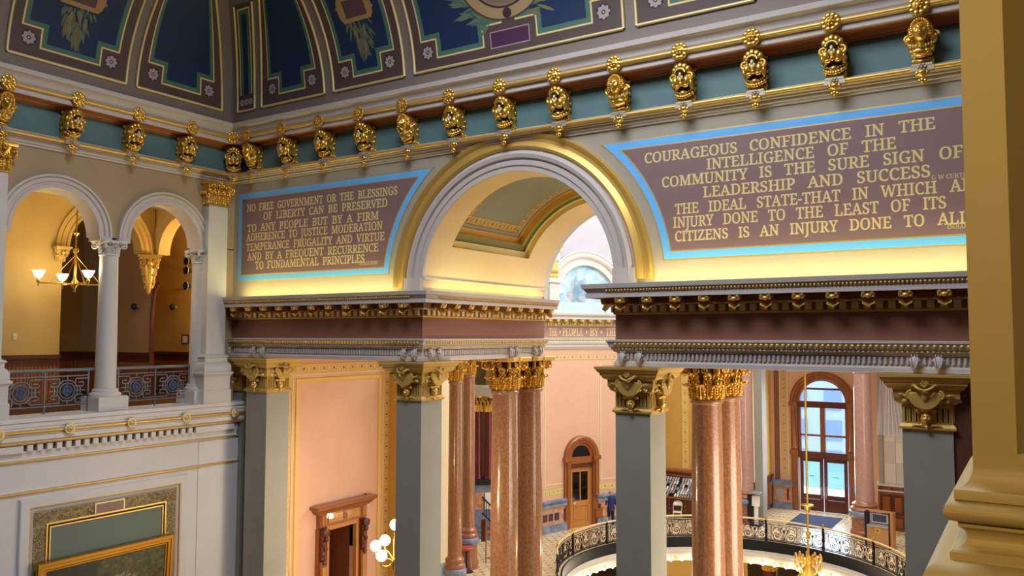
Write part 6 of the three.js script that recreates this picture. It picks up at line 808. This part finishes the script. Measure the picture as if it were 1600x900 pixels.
{ // stair seen through the side arm
  const s = struct('stair_arm'); for (let i = 0; i < 9; i++) mesh('step', box(-4.6, -1.2, 0, 0.17 * (9 - i), -19.8 + i * 0, -19.8 + 0.3 * (i + 1)), mat.marbleBlue, s); mesh('landing_wall', [box(-6, -5, 0, 11, -23, -12)], mat.cream, s); mesh('grey_wall', box(-3.6, -1.7, 0, 11, -20.4, -20.1), mat.pier, s);
  const n = thing('stair_pedestal', 'marble stair pedestal with orange and white insets under dark red columns', 'pedestal', [-2.45, 0, -18.2], PI / 5); mesh('body', box(-0.5, 0.5, 0, 2.6, -0.5, 0.5), mat.marbleBlue, n); mesh('cap', [box(-0.62, 0.62, 2.6, 2.72, -0.62, 0.62), box(-0.56, 0.56, 2.72, 2.85, -0.56, 0.56)], mat.black, n); mesh('inset', [box(-0.4, 0.02, 1.35, 2.2, 0.5, 0.52)], mat.marbleOrange, n); mesh('inset', box(0.1, 0.4, 1.35, 2.2, 0.5, 0.52), mat.white, n);
  [[-2.7, -18.1, 'dark red column with a gilded capital on the stair pedestal, first of two'], [-2.15, -18.3, 'dark red column with a gilded capital on the stair pedestal, second of two']].forEach(([x, z, l]) => { const c = thing('stair_column', l, 'column', [x, 2.85, z]); mesh('shaft', lathe([[0.27, 0], [0.27, 0.12], [0.22, 0.18], [0.2, 3.5]], 20), plain(0x6a1f2a, 0.25), c); const k = corinthianCap(0.24, mat.gold); k.position.y = 3.5; k.scale.y = 0.8; c.add(k); });
  const e = struct('trim_stair'); mesh('entablature', box(-3.4, -1.5, 7.2, 7.7, -18.8, -17.7), mat.stone, e);
  const r = thing('stair_railing', 'dark iron stair railing sloping down beside the marble stair', 'railing', [-1.9, 0, -17.9]); mesh('handrail', rod([-1.4, 2.6, -0.1], [1.6, 0.9, 0.5], 0.04), mat.iron, r); mesh('base_rail', rod([-1.4, 1.75, -0.1], [1.6, 0.12, 0.5], 0.03), mat.iron, r); for (let i = 0; i < 18; i++) { const q = i / 17; mesh('baluster', rod([-1.4 + q * 3, 1.75 - q * 1.63, -0.1 + q * 0.6], [-1.4 + q * 3, 2.6 - q * 1.7, -0.1 + q * 0.6], 0.016, 0.016, 6), mat.iron, r); }
}
// ---- the man in the blue jacket
function sdf(bones, cell, mats) {                        // one continuous skin over tapered bones [p, q, r0, r1]
  const lo = V(1e9, 1e9, 1e9), hi = V(-1e9, -1e9, -1e9); for (const [p, q, a, b] of bones) for (const [c, r] of [[p, a], [q, b]]) { lo.min(V(c[0] - r, c[1] - r, c[2] - r)); hi.max(V(c[0] + r, c[1] + r, c[2] + r)); }
  const mid = lo.clone().add(hi).multiplyScalar(0.5), half = Math.max(hi.x - lo.x, hi.y - lo.y, hi.z - lo.z) / 2 + cell * 3, n = Math.ceil(2 * half / cell), mc = new MarchingCubes(n, undefined, false, false, 120000); mc.isolation = 0;
  const k = 0.035; for (let z = 0; z < n; z++) for (let y = 0; y < n; y++) for (let x = 0; x < n; x++) { const X = mid.x + (x - n / 2) / (n / 2) * half, Y = mid.y + (y - n / 2) / (n / 2) * half, Z = mid.z + (z - n / 2) / (n / 2) * half; let d = 1e9;
    for (const [p, q, r0, r1, fz] of bones) { const dx = q[0] - p[0], dy = q[1] - p[1], dz = q[2] - p[2], L = dx * dx + dy * dy + dz * dz || 1e-9, t = Math.max(0, Math.min(1, ((X - p[0]) * dx + (Y - p[1]) * dy + (Z - p[2]) * dz) / L)); const e = Math.hypot(X - p[0] - dx * t, Y - p[1] - dy * t, (Z - p[2] - dz * t) * (fz || 1)) - (r0 + (r1 - r0) * t), h = Math.max(0, 1 - Math.abs(d - e) / k); d = Math.min(d, e) - h * h * k / 4; } mc.field[x + y * n + z * n * n] = -d; }
  mc.update(); const c = mc.count, P = mc.positionArray.slice(0, c * 3), N = mc.normalArray.slice(0, c * 3); for (let i = 0; i < c; i++) { P[i * 3] = mid.x + P[i * 3] * half; P[i * 3 + 1] = mid.y + P[i * 3 + 1] * half; P[i * 3 + 2] = mid.z + P[i * 3 + 2] * half; }
  const g = new THREE.BufferGeometry(); g.setAttribute('position', new THREE.BufferAttribute(P, 3)); g.setAttribute('normal', new THREE.BufferAttribute(N, 3)); g.setAttribute('uv', new THREE.BufferAttribute(new Float32Array(c * 2), 2)); g.deleteAttribute('normal'); g.computeVertexNormals(); return g;
}
{
  const t = thing('person', 'man in a blue jacket and dark trousers, seen from behind by the arched door', 'person', [2.3, 0, -23.75], -2.55);   // faces +z locally
  const hand = (p, s) => { const [x, y, z] = p, b = [[[x, y, z], [x, y - 0.02, z + 0.07], 0.034, 0.036, 1]]; for (let i = 0; i < 4; i++) { const o = (i - 1.5) * 0.019, L = [0.055, 0.07, 0.065, 0.05][i]; b.push([[x + o, y - 0.03, z + 0.09], [x + o, y - 0.05, z + 0.09 + L * 0.6], 0.009, 0.0085], [[x + o, y - 0.05, z + 0.09 + L * 0.6], [x + o, y - 0.085, z + 0.09 + L], 0.0085, 0.008]); } b.push([[x - s * 0.03, y, z + 0.02], [x - s * 0.06, y - 0.02, z + 0.07], 0.011, 0.009], [[x - s * 0.06, y - 0.02, z + 0.07], [x - s * 0.05, y - 0.04, z + 0.1], 0.009, 0.008]); return b; };
  const LH = [-0.3, 0.98, 0.34], RH = [0.3, 0.92, 0.2];
  const body = M(sdf([[[0, 1.44, 0], [0, 1.52, 0.05], 0.062, 0.058], [[0, 1.58, 0.09], [0, 1.68, 0.07], 0.085, 0.1], [[0, 1.56, 0.14], [0, 1.62, 0.16], 0.05, 0.05], [[0, 1.6, 0.2], [0, 1.63, 0.19], 0.018, 0.012], [[-0.1, 1.62, 0.08], [-0.1, 1.66, 0.07], 0.018, 0.02], [[0.1, 1.62, 0.08], [0.1, 1.66, 0.07], 0.018, 0.02], [[0, 1.0, 0], [0, 1.42, 0], 0.12, 0.12]], 0.014), sdf(hand(LH, -1), 0.005), sdf(hand(RH, 1), 0.005));
  mesh('body', body, mat.skin, t); mesh('hair', sdf([[[0, 1.64, 0.02], [0, 1.7, 0.05], 0.095, 0.098], [[-0.07, 1.6, 0.02], [0.07, 1.6, 0.02], 0.05, 0.05]], 0.012), mat.hair, t);
  mesh('jacket', sdf([[[-0.17, 1.4, 0], [0.17, 1.4, 0], 0.085, 0.085], [[0, 1.38, 0], [0, 1.1, 0], 0.17, 0.165, 1.3], [[0, 1.1, 0], [0, 0.84, -0.01], 0.17, 0.19, 1.25], [[-0.2, 1.38, 0], [-0.29, 1.12, 0.06], 0.075, 0.06], [[-0.29, 1.12, 0.06], [-0.3, 1.0, 0.32], 0.058, 0.046], [[0.2, 1.38, 0], [0.3, 1.1, 0.0], 0.075, 0.06], [[0.3, 1.1, 0.0], [0.3, 0.94, 0.18], 0.058, 0.046], [[-0.06, 1.47, 0], [0.06, 1.47, 0], 0.055, 0.055]], 0.017), mat.suit, t);
  mesh('trousers', sdf([[[-0.08, 0.9, 0], [0.08, 0.9, 0], 0.13, 0.13], [[-0.1, 0.86, 0], [-0.11, 0.48, 0.01], 0.1, 0.072], [[-0.11, 0.48, 0.01], [-0.12, 0.08, -0.02], 0.072, 0.056], [[0.1, 0.86, 0], [0.12, 0.48, 0.03], 0.1, 0.072], [[0.12, 0.48, 0.03], [0.13, 0.08, 0.02], 0.072, 0.056]], 0.017), mat.trousers, t);
  mesh('shoes', M(...[[-0.12, 0.02], [0.13, 0.06]].map(([x, z]) => [ell(x, 0.05, z + 0.05, 0.05, 0.05, 0.14, 12, 8), box(x - 0.045, x + 0.045, 0, 0.025, z - 0.07, z + 0.17)]).flat()), mat.black, t);
}
{ const t = thing('wooden_stand', 'small dark wooden stand that the man in the blue jacket leans over', 'stand', [1.75, 0, -23.2], 1.1); mesh('top', box(-0.28, 0.28, 0.9, 0.96, -0.2, 0.2), mat.wood, t); mesh('body', [box(-0.22, 0.22, 0.45, 0.9, -0.16, 0.16)], mat.wood, t); for (const [x, z] of [[-0.2, -0.14], [0.2, -0.14], [-0.2, 0.14], [0.2, 0.14]]) mesh('leg', rod([x, 0, z], [x, 0.5, z], 0.025), mat.woodDark, t); }
// ================================================================ THE NEAR PIER AT THE CAMERA'S SIDE
{
  const t = thing('near_pilaster', 'big ochre-lit pilaster with a stepped moulded base, close at the picture edge', 'pilaster'); const P = [[22.235, 15.0], [22.235, 15.8], [23.3, 15.8]], Q = [[22.235, 15.0], [22.235, 15.8], [22.318, 15.8], [22.47, 15.49]], m = mat.nearStone = paint(0xbda878, 0.5, 2);
  mesh('shaft', [molding([[0, 10.1], [0, 14.3]], Q)], m, t); mesh('return_face', box(22.25, 23.3, 8.2, 14.3, 15.0, 15.42), m, t); mesh('ledge', box(22.25, 23.3, 10.08, 10.1, 15.3, 15.79), m, t);
  const bend2 = (cx, cy, rx, ry, a0, a1, n = 9) => Array.from({ length: n + 1 }, (_, i) => { const a = (a0 + (a1 - a0) * i / n) * D; return [cx + rx * Math.cos(a), cy + ry * Math.sin(a)]; });
  mesh('base', molding([[0.06, 8.2], [0.06, 9.72], ...bend2(0.06, 9.815, 0.04, 0.055, -88, 88, 14), [0.046, 9.872], [0.046, 9.888], ...bend2(0.046, 9.918, 0.032, 0.026, 262, 120, 9), [0.03, 9.942], [0.03, 9.95], ...bend2(0.028, 9.974, 0.029, 0.023, -85, 85, 12), [0.036, 9.999], [0.036, 10.016], ...bend2(0.036, 10.07, 0.036, 0.05, 268, 182, 9), [0, 10.1]], P), m, t);
  const l = thing('loggia_lamp', 'warm shaded lamp hanging in the near loggia arch behind the camera', 'lamp', [22.05, 12.6, 20.6]); mesh('globe', new THREE.SphereGeometry(0.1, 18, 14), glow([1, 0.8, 0.5], 8), l); mesh('shade', lathe([[0.06, 0.22], [0.12, 0.2], [0.3, -0.02], [0.29, -0.03], [0.11, 0.17]], 24), mat.brass, l); mesh('stem', rod([0, 0.2, 0], [0, 2, 0], 0.02), mat.brass, l);
  const sp = new THREE.SpotLight(new THREE.Color(1, 0.7, 0.26), 36, 0, 0.42, 0.6, 2); sp.position.set(22.05, 12.5, 20.5); sp.target.position.set(22.45, 10.1, 15.5); sp.castShadow = true; sp.shadow.radius = 5; scene.add(sp, sp.target);
}
renderer.render(scene, camera);
